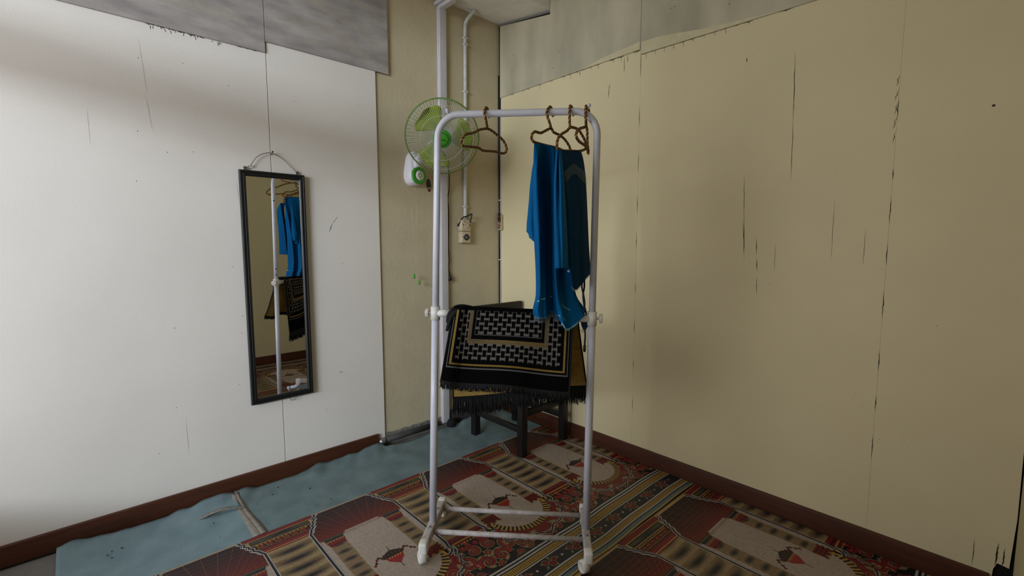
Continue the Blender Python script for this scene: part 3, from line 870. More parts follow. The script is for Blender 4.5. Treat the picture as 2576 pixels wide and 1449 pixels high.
for dy, dz in ((-.026, .005), (.026, .004), (-.012, .026)): b.lathe([(.004, 0), (.004, .001)], (.034, -.322+dy, 1.315+dz), (1, 0, 0), 8, 1)
b.build('upper_socket', ['ivory', 'black'], so)
b = MB(); b.tube(catmull([(.0, -.366, 1.318), (.014, -.362, 1.335), (.022, -.352, 1.357), (.026, -.334, 1.372), (.030, -.318, 1.374), (.036, -.300, 1.384), (.044, -.286, 1.390), (.040, -.286, 1.370), (.036, -.290, 1.352), (.036, -.293, 1.335)], 6), .0042, 8)
b.lathe([(.006, 0), (.007, .012), (.004, .016)], (.002, -.364, 1.310), (0, 0, 1), 8)
b.build('loose_wire', 'black', so)

cb = thing('corner_wire', 'thin white wire and dark filler for the shaded gap down the wall corner', 'cable', (.0, -.004, .2))
b = MB(); b.tube([(-.001, .006, z) for z in (.10, .6, 1.2, 1.6, 1.9, 2.35, 2.66)], .0075, 8); b.tube([(-.004, -.004, 2.34), (-.006, -.005, 1.95), (-.003, -.004, 1.5), (-.003, -.004, .1)], .0055, 8); b.build('corner_shade', 'black', cb)  # black tubes added to stand in for the shade in the corner gap
b = MB(); b.tube(catmull([(.008, -.003, .10), (.010, -.004, .5), (.006, -.004, .85), (.009, -.003, 1.1), (.007, -.003, 1.3), (.009, -.003, 1.6), (.008, -.003, 2.1)], 8), .0022, 6)
for z in (1.50, 1.085): b.bbox((-.006, -.010, z-.003), (.016, .0, z+.003), .001)
b.build('white_wire', 'plastic', cb)
ob = thing('broken_socket', 'small broken socket with exposed rusty contacts in the wall corner', 'socket', (.018, -.012, 1.34))
b = MB(); b.bbox((.000, -.022, 1.293), (.036, -.001, 1.345), .003, 0); b.bbox((.026, -.020, 1.345), (.034, -.004, 1.398), .003, 0); b.bbox((.000, -.010, 1.340), (.030, -.001, 1.396), .003, 0); b.build('shell', 'ivory', ob)
b = MB(); b.tube(catmull([(.006, -.016, 1.345), (.004, -.024, 1.370), (.012, -.022, 1.388), (.020, -.020, 1.36), (.020, -.024, 1.30)], 6), .004, 8); b.bbox((.006, -.0245, 1.300), (.014, -.021, 1.340), .002); b.bbox((.020, -.0245, 1.300), (.027, -.021, 1.342), .002); b.build('contacts', 'copper', ob)
b = MB(); b.bbox((.012, -.026, 1.352), (.030, -.012, 1.385), .004); b.lathe([(.008, 0), (.009, .012), (.006, .02)], (.008, -.016, 1.392), (0, 0, 1), 10); b.build('terminal', 'black', ob)

# oval sticker on the wall
def oval(yc, zc, a, bb_, rot, n=28, x=0.0):
    out = []
    for k in range(n):
        t = 2*math.pi*k/n; u, w = a*math.cos(t), bb_*math.sin(t)
        out.append((x, yc+u*math.cos(rot)-w*math.sin(rot), zc+u*math.sin(rot)+w*math.cos(rot)))
    return out
st = MB()
o0 = oval(-.578, 1.556, .0215, .044, .10, x=-.0100); o1 = oval(-.578, 1.556, .0215, .044, .10, x=-.0092)
a0 = [st.vert(p) for p in o0]; a1 = [st.vert(p) for p in o1]
st.face(a1, 0)
for k in range(28): st.face((a0[k], a0[(k+1) % 28], a1[(k+1) % 28], a1[k]), 0)
st.poly(oval(-.578, 1.556, .0185, .0405, .10, x=-.0090), 1)
low = [p for p in oval(-.578, 1.556, .0185, .0405, .10, 56, x=-.0089) if p[2] < 1.532]
st.poly(low, 2)
for z0, z1 in ((1.538, 1.541), (1.531, 1.534)):
    st.poly([(-.0088, -.593, z0), (-.0088, -.562, z0+.004), (-.0088, -.562, z1+.004), (-.0088, -.593, z1)], 0)
for k in range(3): st.poly([(-.0088, -.588+k*.006, 1.572), (-.0088, -.584+k*.006, 1.5725), (-.0088, -.5835+k*.006, 1.580), (-.0088, -.5875+k*.006, 1.5795)], 3)
tag(st.build('oval_sticker', ['stickrim', 'sticker', 'stickred', 'labeldk']), 'small dark oval sticker with cream rim on the wall below the fan', 'sticker')

# floor pipe along the foot of the wall
fp = thing('floor_pipe', 'dark pipe with a bright metal end lying along the foot of the wall', 'pipe', (.02, -.75, .035))
b = MB(); b.tube([(.016, -.945, .040), (.016, -.56, .040)], .0165, 12); b.build('tube', 'dkbase', fp)
b = MB(); b.lathe([(.004, -.004), (.015, .002), (.019, .012), (.019, .03), (.0175, .034)], (.020, -.966, .040), (0, 1, 0), 14); b.build('metal_end', 'chrome', fp)

# ------------------------------------------------------------------ wall fan
HUB = V((.235, -.642, 1.797))
FA = (CAM-V((0, 0, .55))-HUB).normalized()
FA = V((FA.x, FA.y-0.02, FA.z)).normalized()
fx = V((0, 0, 1)).cross(FA).normalized(); fy = FA.cross(fx)     # fx = right as the camera sees it
def fp_(r, a, h): return HUB + fx*(r*math.cos(a)) + fy*(r*math.sin(a)) + FA*h
fan = thing('wall_fan', 'green bladed white wall fan with round wire guard near the corner', 'fan', (-.010, -.70, 1.60))
RF = .205
gd = MB()   # front guard
def ringpts(r, h, n=72): return [fp_(r, 2*math.pi*k/n, h) for k in range(n)]
for r, h, w in ((.120, .046, .0014), (.175, .034, .0010)): gd.tube(ringpts(r, h), w, 6, 0, True)
NS = 96
for k in range(NS):
    a = 2*math.pi*k/NS
    sw = 0.16
    pts = [fp_(.046, a-sw, .050), fp_(.085, a-sw*.55, .050), fp_(.120, a-sw*.25, .046), fp_(.160, a, .038), fp_(.190, a, .026), fp_(.2035, a, .006)]
    gd.tube(pts, .00105, 4, 0, caps=False)
g1 = gd.build('front_guard', 'guard', fan)
gd = MB()
for k in range(60):
    a = 2*math.pi*k/60
    gd.tube([fp_(.2035, a, -.004), fp_(.190, a+.03, -.045), fp_(.14, a+.06, -.068), fp_(.06, a+.12, -.075)], .0013, 4, 0, caps=False)
for r, h in ((.14, -.068), (.19, -.045)): gd.tube(ringpts(r, h), .0012, 5, 0, True)
gd.build('rear_guard', 'guard', fan)
gd = MB(); gd.tube(ringpts(RF, .0, 96), .0042, 10, 0, True); gd.build('guard_rim', 'rim', fan)
gd = MB(); gd.bbox((-.012, -.010, -.006), (.012, .006, .008), .002, 0, Matrix.Translation(fp_(RF+.002, -1.75, .004)) @ Matrix((fx, fy, FA)).transposed().to_4x4()); gd.build('rim_clip', 'rim', fan)
cp = MB(); cp.lathe([(.0, .062), (.030, .061), (.0325, .0605), (.0345, .0605), (.046, .057), (.051, .050), (.051, .044)], HUB, FA, 36, 0, cap=False)
cap_ = cp.build('hub_cap', 'green', fan)
cp = MB(); cp.tube(ringpts(.034, .0608, 40), .0016, 6, 0, True)
# dark script mark on the cap
for k, q in enumerate(([(-.024, .003), (-.021, .007), (-.018, -.002), (-.014, .004)], [(-.010, -.003), (-.007, .005), (-.003, -.002), (.001, .003)], [(.004, .002), (.008, -.003), (.013, .001), (.019, -.005), (.023, -.004)])):
    cp.tube([HUB+fx*x+fy*(y-.004)+FA*.0625 for x, y in q], .0016, 5, 0)
cp.build('cap_mark', 'screw', cap_)
for kb, a0 in enumerate((R(107), R(-13), R(227))):
    bl_ = MB(); rows = []
    for i in range(13):
        t = i/12; r = .040+.132*t
        wl_ = .42+.62*math.sin(min(1, t*1.15)*math.pi*.55)   # trailing edge swings wide
        wr_ = .30-.02*t
        if t > .8:
            f_ = math.sqrt(max(0, 1-((t-.8)/.2)**2)); wl_ *= .30+.70*f_; wr_ *= .25+.75*f_
        rows.append([fp_(r, a0+wl_+(-wr_-wl_)*j/8, .030-.050*(j/8)+.006*math.sin(j)) for j in range(9)])
    bl_.grid(rows); bl_.build('blade', 'blade', fan, solid=.0022)
mo = MB(); mo.lathe([(.004, -.170), (.045, -.168), (.062, -.150), (.066, -.100), (.062, -.082), (.030, -.078)], HUB, FA, 28); mo.lathe([(.018, -.07), (.018, .04)], HUB, FA, 14)
mo.build('motor_housing', 'fanwhite', fan)
ar = MB(); mback = HUB-FA*.15
ar.tube(catmull([mback, (.085, -.645, 1.74), (.055, -.680, 1.70), (.040, -.692, 1.665), (.034, -.696, 1.62)], 8), .026, 14, 0, rad=None); ar.build('arm', 'fanwhite', fan)
bs = MB()
rows = []
for (z, wy, dx) in ((1.542, .016, .030), (1.548, .034, .052), (1.562, .047, .066), (1.585, .055, .074), (1.610, .056, .074), (1.640, .052, .066), (1.680, .045, .056), (1.715, .036, .048), (1.735, .022, .040), (1.742, .006, .030)):
    r = []
    for k in range(25):
        a = math.pi*(k/24)
        cx_ = math.cos(a); sx_ = math.sin(a)
        r.append((-.010+dx*sx_**.62, -.694+wy*math.copysign(abs(cx_)**.75, cx_), z))
    rows.append(r)
bs.grid(rows); bs.poly([rows[0][k] for k in range(25)]); bs.build('wall_base', 'fanwhite', fan)
kn = MB(); KA = V((.93, .10, .02)).normalized(); KC = V((.058, -.690, 1.597))
kn.lathe([(.050, -.004), (.050, .006), (.046, .010), (.030, .0115), (.030, .010)], KC, KA, 36, 0, cap=False)
rg = kn.build('control_ring', 'green', fan)
kn = MB(); kn.lathe([(.0, .016), (.020, .0155), (.029, .012), (.031, .006)], KC, KA, 30, 0, cap=False)
kx = V((0, 0, 1)).cross(KA).normalized(); ky = KA.cross(kx)
kn.tube([KC+KA*.0162+kx*.0115*math.cos(t*math.pi/12)+ky*.0115*math.sin(t*math.pi/12) for t in range(24)], .0016, 6, 1, True)
for sg in (-1, 1): kn.lathe([(.0028, 0), (.0028, .002)], KC+KA*.0148+ky*.0215*sg, KA, 8, 1)
kn.build('speed_dial', ['plastic', 'screw'], fan)
for y0, y1, z1, in ((-.735, -.728, 1.000), (-.703, -.693, .962)):
    b = MB(); b.tube([(.046, y0, 1.552), (.046, y1, z1+.012)], .0010, 6)
    pc = b.build('pull_cord', 'cordlt', fan)
    b = MB(); b.lathe([(.003, .018), (.006, .016), (.0068, .008), (.0068, -.006), (.005, -.010), (.0, -.010)], (.046, y1, z1), (0, 0, 1), 12, cap=False); b.build('pull_knob', 'green', pc)
b = MB()
b.tube(catmull([(.16, -.600, 1.74), (.12, -.54, 1.72), (.06, -.475, 1.65), (.03, -.452, 1.585), (.012, -.441, 1.54), (.008, -.449, 1.48), (.008, -.444, 1.40), (.008, -.447, 1.28), (.008, -.449, 1.18), (.008, -.444, 1.10), (.008, -.450, 1.05), (.008, -.443, 1.0)], 8), .0034, 7)
fc = b.build('power_cord', 'black', fan)
b = MB(); b.lathe([(.004, .050), (.006, .036), (.012, .026), (.015, .0), (.012, -.001)], (.008, -.441, .962), (0, -.06, 1), 12); b.lathe([(.0022, -.018), (.0022, 0)], (.008, -.447, .962), (0, 0, 1), 6, 1); b.lathe([(.0022, -.018), (.0022, 0)], (.008, -.435, .962), (0, 0, 1), 6, 1)
b.build('plug', ['black', 'chrome'], fc)

# ------------------------------------------------------------------ clothes rack
BL, BR = V((.962, -1.217, .060)), V((1.415, -.808, .060))
LEAN = V((.022, .025, 1.613))
EU = (BR-BL); RW = EU.length; EU.normalize()
EZ = LEAN.normalized(); HT = LEAN.length
EV = EU.cross(EZ).normalized()          # towards the camera
if EV.dot(CAM-BL) < 0: EV = -EV
FV = V((EU.y, -EU.x, 0)).normalized()   # feet direction on the floor, towards the camera
def rp(u, w, v=0.0):      # the posts draw together slightly towards the top
    return BL + EU*(RW/2+(u-RW/2)*(1-.0424*w/HT)) + EZ*w + EV*v
def pix(px, py, v):
    """point where the sight line of a spot on the rack meets the plane v metres in front of the rack"""
    d = pray(px, py); o = BL+EV*v
    return CAM + d*((o-CAM).dot(EV)/d.dot(EV))
rack = thing('clothes_rack', 'white tubular clothes rack on castors standing on the printed mat', 'clothes rack', (BL.x*.5+BR.x*.5, BL.y*.5+BR.y*.5, .0085))
JL, JR = .5415*HT, .5335*HT
RT = .0128
b = MB()
rc = .085
path = [rp(0, JL-.03), rp(0, HT*.75), rp(0, HT-rc)]
for k in range(1, 9):
    a = math.pi/2*k/9; path.append(rp(rc-rc*math.cos(a), HT-rc+rc*math.sin(a)))
path += [rp(rc, HT), rp(RW/2, HT), rp(RW-rc, HT)]
for k in range(1, 9):
    a = math.pi/2*k/9; path.append(rp(RW-rc+rc*math.sin(a), HT-rc+rc*math.cos(a)))
path += [rp(RW, HT-rc), rp(RW, HT*.75), rp(RW, JR-.03)]
b.tube(path, RT, 18); b.build('upper_frame', 'white', rack)
for u, j in ((0, JL), (RW, JR)):
    b = MB(); b.tube([rp(u, .02), rp(u, j)], RT+.0018, 18); b.build('post', 'white', rack)
b = MB()
for k, f in enumerate((.575, .60, .885)):
    q = rp(0, HT*f)+V((-.0124, -.0030, 0)); b = MB(); b.lathe([(.0, .0006), (.0042, .0006), (.0042, -.001)], q, (-1, -.24, 0), 10, cap=False); b.build('adjustment_hole', 'dark', rack)
for u, w, v in ((.040, HT+.004, 0), (RW-.036, HT+.008, 0)):
    b = MB()
    q = rp(u, w)
    b.lathe([(.004, 0), (.004, .007), (.007, .010), (.007, .015), (.004, .018)], q, EZ+EU*(-.3 if u < .3 else .2), 12); b.build('end_stud', 'white', rack)
for u, w, sg in ((0, JL, 1), (RW, JR, -1)):
    b = MB()
    b.tube([rp(u, w-.026), rp(u, w+.026)], RT+.0050, 20)
    b.tube([rp(u, w), rp(u+sg*.060, w)], RT+.0018, 18)
    tj = b.build('tee_joint', 'plastic', rack)
    b = MB(); b.lathe([(.0055, 0), (.0055, .012)], rp(u-sg*.016, w), -EU*sg, 10); b.lathe([(.010, .010), (.017, .011), (.018, .020), (.016, .022)], rp(u-sg*.016, w), -EU*sg, 8, 0, False)
    b.build('clamp_knob', 'clamp', tj)
b = MB(); b.tube([rp(.05, JL), rp(RW-.05, JR)], RT-.001, 16); b.build('middle_rail', 'white', rack)
for u, base in ((0, BL), (RW, BR)):
    g0 = V((base.x, base.y, 0))
    front = g0+FV*.150; back = g0-FV*.165
    b = MB()
    Tm = Matrix.Translation(V((g0.x, g0.y, .073))) @ Matrix((EU, FV, V((0, 0, 1)))).transposed().to_4x4()
    b.bbox((-.0145, -.150, -.018), (.0145, .118, .018), .005, 0, Tm)
    ft = b.build('foot_bar', 'wornwhite', rack)
    for d in (1, -1):
        b = MB(); y0, y1 = (.112, .152) if d > 0 else (-.182, -.142)
        b.bbox((-.0162, y0, -.027), (.0162, y1, .0185), .009, 0, Tm); b.build('end_cap', 'plastic', ft)
        cc = g0+FV*(.136 if d > 0 else -.164)+V((0, 0, .0325))-EU*(.006 if u == 0 else .016)*(d > 0)
        ax = (-EU*.86+FV*.5).normalized() if d > 0 else EU
        b = MB(); b.lathe([(.0185, -.013), (.0235, -.010), (.0235, .010), (.0205, .013), (.0190, .0135), (.0185, .0125), (.0, .0125)], cc, ax, 24, 0, cap=False)
        b.lathe([(.0, -.013), (.0185, -.013)], cc, ax, 24, 0, cap=False)
        b.tube([cc+V((0, 0, .010)), g0+FV*(.136 if d > 0 else -.164)+V((0, 0, .052))], .008, 8)
        b.build('castor', 'plastic', rack)
    for d in (.045, -.085):
        b = MB(); b.lathe([(.004, 0), (.0055, .002), (.004, .004)], g0+FV*d+V((0, 0, .091)), (0, 0, 1), 8); b.build('bolt', 'chrome', ft)
for d in (.035, -.128):
    b = MB(); z = .068 if d > 0 else .066
    A = V((BL.x, BL.y, z))+FV*d; B = V((BR.x, BR.y, z))+FV*d
    b.tube([A+EU*.010, B-EU*.010], .0098, 14); b.build('base_crossbar', 'wornwhite', rack)

# ------------------------------------------------------------------ rope-wrapped hangers
def braid(b, pts, r=.0030, pitch=.017, step=.0022):
    pts = resample(pts, step)
    N = len(pts)
    t0 = (pts[1]-pts[0]).normalized(); a = V((0, 0, 1)) if abs(t0.z) < .9 else V((1, 0, 0))
    nrm = t0.cross(a).normalized(); fr = []
    for i, p in enumerate(pts):
        t = (pts[min(i+1, N-1)]-pts[max(i-1, 0)]).normalized()
        nrm = (nrm-t*nrm.dot(t)).normalized(); fr.append((p, nrm.copy(), t.cross(nrm)))
    for st_, mi in ((0, 0), (1, 1), (2, 0)):
        q = []
        for i, (p, n_, bn) in enumerate(fr):
            ang = i*step/pitch*2*math.pi+st_*2*math.pi/3
            q.append(p+(n_*math.cos(ang)+bn*math.sin(ang))*r*.85)
        b.tube(q, r*(.98 if mi == 0 else .8), 5, mi)
def vlin(x0, v0, x1, v1): return lambda x: v0+(v1-v0)*(x-x0)/(x1-x0)
def hanger(label, hookpx, bodypx, vf, closed=True, hv=0.0):
    b = MB()
    top = hookpx[0]
    h = thing('clothes_hanger', label, 'hanger', pix(top[0], top[1], 0), 'rope wrapped hangers')
    # hook: from behind the bar, over it and down to the neck
    hk = [pix(hookpx[0][0]+hookpx[-1][2] if len(hookpx[-1]) > 2 else hookpx[0][0]+8, hookpx[0][1]+24, -.026), pix(hookpx[0][0]+7, hookpx[0][1]+10, -.026), pix(hookpx[0][0]+3, hookpx[0][1]+1, -.016), pix(hookpx[0][0], hookpx[0][1], .002)]
    for q in hookpx[1:]: hk.append(pix(q[0], q[1], .021 if q is not hookpx[-1] else vf(q[0])))
    braid(b, catmull(hk, 8)); b.build('hook', ['rope1', 'rope2'], h)
    b = MB(); braid(b, catmull([pix(x, y, vf(x)) for x, y in bodypx], 8, closed=closed)+([pix(bodypx[0][0], bodypx[0][1], vf(bodypx[0][0]))] if closed else []))
    b.build('body', ['rope1', 'rope2'], h)
    return h
hanger('empty brown and gold rope wrapped hanger hanging alone beside the fan', [(1222, 271.5), (1218.5, 283), (1222, 300), (1226, 323)],
       [(1226, 324), (1213, 325), (1202.5, 327.7), (1191.8, 334), (1173.8, 337.5), (1164.9, 345.6), (1160.4, 358), (1164.9, 367), (1182.8, 369), (1204.3, 372.5), (1215, 378.8), (1245.6, 381.5), (1263.6, 386), (1273.4, 381.5), (1273.4, 369), (1265, 352.8), (1249, 338.4), (1236.6, 328.6)], vlin(1160, .10, 1274, -.15))
H2 = vlin(1337, .10, 1433, -.12)
hanger('rope wrapped hanger holding the long bright blue garment', [(1382.8, 269.5), (1376, 280), (1378, 296), (1382.8, 309.6), (1386, 323)],
       [(1386, 323), (1372.8, 328.6), (1361, 334.4), (1353, 333), (1344.7, 331.5), (1338, 339.4), (1337.2, 347.7), (1343, 357), (1366, 364), (1400, 372), (1420, 380), (1433.3, 379), (1433.5, 372), (1429, 362.6), (1419.2, 349.3), (1406, 339.4), (1392.7, 332.8)], H2)
H3 = vlin(1401, .13, 1479, -.12)
hanger('rope wrapped hanger holding the blue garment with the shade-darkened side, second from the rack end', [(1434, 267.3), (1433, 281), (1433, 304), (1434, 321)],
       [(1434, 321), (1425.8, 329.4), (1412.6, 337.7), (1404.3, 347.7), (1401, 362.6), (1402.6, 376), (1420, 379.5), (1440, 380), (1459, 380), (1473.9, 373), (1472, 356), (1463, 338), (1454, 326), (1442.4, 321)], H3)
H4 = vlin(1449, .11, 1480, -.16)
hanger('empty rope wrapped hanger seen edge-on at the right end of the rack', [(1473.9, 268), (1473, 290), (1474, 306), (1474.7, 320)],
       [(1474.7, 320), (1465.6, 321.5), (1456, 325), (1450.7, 332.8), (1449.8, 344.4), (1457.3, 356), (1468.9, 364.2), (1476, 372), (1479.5, 386), (1480.2, 380), (1478, 362.6), (1477.5, 342.7), (1477, 328)], H4)

# ------------------------------------------------------------------ hanging blue garments
def loft(ctrl, nu, nv, back=-.05, wav=None):
    """ctrl: rows of (px,py,v). Returns (front rows, eval function, closed rows)"""
    R_ = len(ctrl); K = len(ctrl[0])
    pts = [[pix(*q) for q in row] for row in ctrl]
    rows = [catmull(r, nu) for r in pts]
    cols = list(zip(*rows))
    full = [catmull(list(c), nv) for c in cols]
    out = [list(r) for r in zip(*full)]
    if wav:
        n = len(out); m = len(out[0])
        for i in range(n):
            for j in range(m):
                out[i][j] = out[i][j] + EV*wav(j/(m-1), i/(n-1))
    return out
def sheet(name, mt, rows, parent, thick=.002):
    b = MB(); b.grid(rows); return b.build(name, mt, parent, solid=thick)
def pickrow(rows, s, t):
    n, m = len(rows), len(rows[0])
    x = min(max(t, 0), 1)*(n-1); y = min(max(s, 0), 1)*(m-1)
    i, j = min(int(x), n-2), min(int(y), m-2); a, c = x-i, y-j
    return (rows[i][j]*(1-a)+rows[i+1][j]*a)*(1-c)+(rows[i][j+1]*(1-a)+rows[i+1][j+1]*a)*c
def strip(b, rows, s0, s1, t0, t1, w, off=.004, n=14, mi=0):
    A, B = [], []
    for k in range(n+1):
        f = k/n; s = s0+(s1-s0)*f; t = t0+(t1-t0)*f
        A.append(pickrow(rows, s, t-w/2)+EV*off); B.append(pickrow(rows, s, t+w/2)+EV*off)
    b.grid([A, B], mi)
g1 = thing('blue_garment', 'long bright blue garment with a sleeve and pale ribbon trim, hanging at left', 'garment', pix(1370, 364, 0), 'blue garments on the rack')
A_ = [
    [(1344, 359, .10), (1352, 361, .085), (1362, 363, .06), (1372, 365, .03), (1382, 367, .015), (1391, 369.5, 0), (1402, 374, -.02), (1420, 380, -.08)],
    [(1342, 400, .095), (1350, 400, .105), (1361, 400, .055), (1372, 400, .010), (1383, 400, -.005), (1393, 400, .020), (1404, 400, .0), (1418, 400, -.05)],
    [(1341, 480, .070), (1349, 480, .110), (1362, 480, .070), (1373, 480, .000), (1384, 480, -.01), (1394, 480, .030), (1406, 480, .01), (1418, 480, -.04)],
    [(1343, 580, .050), (1352, 580, .105), (1366, 580, .070), (1377, 580, -.005), (1387, 580, -.01), (1397, 580, .040), (1408, 580, .02), (1420, 580, -.03)],
    [(1348, 680, .040), (1356, 680, .105), (1368, 680, .080), (1378, 680, .010), (1388, 680, .005), (1398, 680, .065), (1410, 680, .02), (1436, 680, -.02)],
    [(1348, 740, .045), (1357, 740, .110), (1370, 740, .085), (1379, 740, .020), (1390, 740, .015), (1402, 740, .085), (1414, 740, .02), (1447, 742, -.02)],
    [(1341, 775, .060), (1352, 780, .125), (1372, 780, .095), (1380, 770, .030), (1393, 775, .025), (1408, 785, .100), (1424, 790, .06), (1466, 780, .00)],
    [(1343, 797, .070), (1358, 801, .130), (1374, 800, .100), (1384, 788, .050), (1396, 790, .050), (1414, 815, .110), (1432, 828, .100), (1472, 792, .02)],
]
A_ = [[(x, y, .03+.78*(v-.03)) for x, y, v in r] for r in A_]
ra = loft(A_, 6, 6, wav=lambda s, t: .004*math.sin(s*38+t*3)*min(1, t*3)+.002*math.sin(s*80+t*11))
sheet('skirt_front', 'blue', ra, g1)
Bk = [[(x+(2 if i else 0), y-(0 if i < 6 else 8), v-.055-.02*math.sin(k*1.7)*(i > 0)) for k, (x, y, v) in enumerate(r)] for i, r in enumerate(A_)]
Bk[0] = [(x, y, v-.012) for x, y, v in A_[0]]
rb = loft(Bk, 4, 4); sheet('skirt_back', 'blue', rb, g1)
b = MB(); b.grid([ra[0], [pickrow(rb, k/(len(ra[0])-1), 0) for k in range(len(ra[0]))]]); b.build('top_fold', 'blue', g1, solid=.002)
# sleeve
b = MB(); rows = []
for (x, y, w, v) in ((1345, 400, 2, .06), (1343, 430, 5, .055), (1341, 470, 7, .05), (1339, 520, 10, .045), (1337, 560, 11.5, .04), (1336.5, 582, 11, .04), (1338, 592, 8, .04), (1340, 598, 8.5, .04), (1341, 606, 8.5, .04)):
    ring = []
    for k in range(16):
        a = 2*math.pi*k/16
        rr = 1+.12*math.sin(3*a+y*.05)
        ring.append(pix(x+w*math.cos(a)*rr, y+2*math.sin(y*.2+a)+ (6*math.cos(a) if y > 590 else 0), v+w*.0016*1.1*math.sin(a)*rr-.02))
    rows.append(ring)
b.grid(rows, closed=True); b.build('sleeve', 'blue', g1, solid=.0015)
b = MB()
lastA = ra[-1]
n = len(lastA)
def hem(b, rows, s0, s1, px, off=.006, mi=0):
    A, B, D = [], [], []
    for k in range(25):
        s = s0+(s1-s0)*k/24; p = pickrow(rows, s, 1.0)+EV*off; e = -EZ*(px*.0016)
        A.append(p+EZ*.004); B.append(p+e*.5+EV*.004*math.sin(k)); D.append(p+e+EV*.006*math.sin(k*.9))
    b.grid([A, B, D], mi)
hem(b, ra, .0, .36, 9); hem(b, ra, .36, .62, 12)
b.build('lace_hem', 'lace', g1)
b = MB(); hem(b, ra, .70, .93, 2.2, .004); b.build('hem_edging', 'trim', g1)
for a in ((.03, .16, .775, .765, .012, .004), (.20, .30, .755, .745, .010, .004), (.50, .56, .735, .735, .010, .004), (.04, .30, .985, .975, .012, .004), (.44, .54, .945, .94, .010, .004),
          (.66, .71, .905, .90, .014, .004), (.82, .90, .78, .83, .008, .006), (.79, .83, .885, .905, .010, .004)):
    b = MB(); strip(b, ra, *a); b.build('ribbon_trim', 'trim', g1)

g2 = thing('blue_garment', 'blue garment with a shade-darkened side and a sheer ruffle, hanging in front near the post', 'garment', pix(1430, 380, 0), 'blue garments on the rack')
F_ = [
    [(1400, 376, .155), (1402, 377, .158), (1405, 377.5, .150), (1408, 378, .140), (1412, 379, .125)],
    [(1397, 410, .150), (1400, 410, .185), (1404, 410, .165), (1409, 410, .185), (1415, 410, .140)],
    [(1394, 460, .140), (1398, 460, .185), (1404, 460, .165), (1411, 460, .190), (1419, 460, .140)],
    [(1394, 540, .130), (1398, 540, .180), (1406, 540, .175), (1414, 540, .185), (1424, 540, .130)],
    [(1394.5, 620, .125), (1399, 620, .180), (1408, 620, .180), (1418, 620, .175), (1428, 620, .115)],
    [(1395, 675, .120), (1400, 675, .180), (1410, 675, .185), (1420, 675, .170), (1430, 674, .105)],
]
rf = loft(F_, 6, 6, wav=lambda s, t: .002*math.sin(s*25+t*4)*t)
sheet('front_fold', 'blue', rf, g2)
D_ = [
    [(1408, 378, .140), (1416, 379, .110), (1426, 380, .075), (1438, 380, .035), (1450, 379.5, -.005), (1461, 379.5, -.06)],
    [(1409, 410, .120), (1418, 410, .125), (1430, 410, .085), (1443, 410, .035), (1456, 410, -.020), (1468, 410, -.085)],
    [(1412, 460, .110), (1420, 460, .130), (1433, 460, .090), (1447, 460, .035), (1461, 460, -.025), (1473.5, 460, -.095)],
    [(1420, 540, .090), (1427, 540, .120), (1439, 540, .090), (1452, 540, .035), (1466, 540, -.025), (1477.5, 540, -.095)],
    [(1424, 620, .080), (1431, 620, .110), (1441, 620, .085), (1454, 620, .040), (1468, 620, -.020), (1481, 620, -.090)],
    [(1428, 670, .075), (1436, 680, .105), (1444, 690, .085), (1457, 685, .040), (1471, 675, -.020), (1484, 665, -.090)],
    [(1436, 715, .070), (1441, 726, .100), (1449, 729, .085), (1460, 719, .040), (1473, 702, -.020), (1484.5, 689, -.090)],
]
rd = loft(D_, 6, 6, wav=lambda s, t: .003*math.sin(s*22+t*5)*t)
sheet('side_panel', 'blueshade', rd, g2)
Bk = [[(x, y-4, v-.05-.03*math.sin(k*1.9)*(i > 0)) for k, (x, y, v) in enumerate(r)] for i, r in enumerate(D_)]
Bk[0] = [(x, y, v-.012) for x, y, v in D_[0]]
rbk = loft(Bk, 4, 4); sheet('back_panel', 'blueshade', rbk, g2)
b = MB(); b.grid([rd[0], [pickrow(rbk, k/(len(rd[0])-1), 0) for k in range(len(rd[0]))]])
b.grid([rf[0], [p-EV*.02 for p in rf[0]]]); b.build('top_fold', 'blueshade', g2, solid=.002)
b = MB()
rows = []
for i in range(9):
    t = i/8; r = []
    for k in range(31):
        s = k/30; base = pickrow(rd, .08+.90*s, .255-.075*math.exp(-((s-.52)/.28)**2)+.092*t)
        r.append(base+EV*(.004+.007*math.sin(s*30+t*2)*t+.006*math.sin(t*3.1))+EU*.004)
    rows.append(r)
b.grid(rows); b.build('sheer_ruffle', 'lace', g2)
b = MB(); hem(b, rd, .0, 1.0, 4, .003); b.build('lace_hem', 'lace', g2)
b = MB(); q = rd[len(rd)//2]
b.lathe([(.0, .003), (.003, .002), (.0042, 0)], pix(1430.5, 682, .13), EV, 10, cap=False); b.build('button', 'silver', g2)
b = MB()
c1 = [pix(1466, 702, -.02), pix(1464, 722, -.01), pix(1468, 742, 0), pix(1471, 765, .01), pix(1468.5, 785, .02), pix(1468, 800, .0), pix(1472, 840, .0), pix(1471, 862, .01), pix(1471, 870, .01)]
c2 = [pix(1470, 700, -.03), pix(1470, 722, -.02), pix(1467, 742, -.01), pix(1469, 765, .0), pix(1474, 785, .0), pix(1475, 803, -.005), pix(1472, 830, -.02)]
b.tube(catmull(c1, 6), .0034, 7); b.tube(catmull(c2, 6), .0034, 7); dc = b.build('drawstring', 'navy', g2)
b = MB(); b.lathe([(.003, .012), (.0055, .010), (.0055, -.010), (.003, -.014)], pix(1470.5, 876, .01), EZ, 10); b.build('cord_stopper', 'black', dc)
b = MB(); rows = []
for (y, x0, x1, v) in ((792, 1462, 1482, -.03), (804, 1461, 1483, -.045), (814, 1462, 1481, -.05), (822, 1464, 1479, -.045), (828, 1467, 1475, -.04)):
    rows.append([pix(x0+(x1-x0)*k/10, y+2*math.sin(k), v+.012*math.sin(k*1.3+y)) for k in range(11)])
b.grid(rows); b.build('bunched_tail', 'blue', g2, solid=.002)
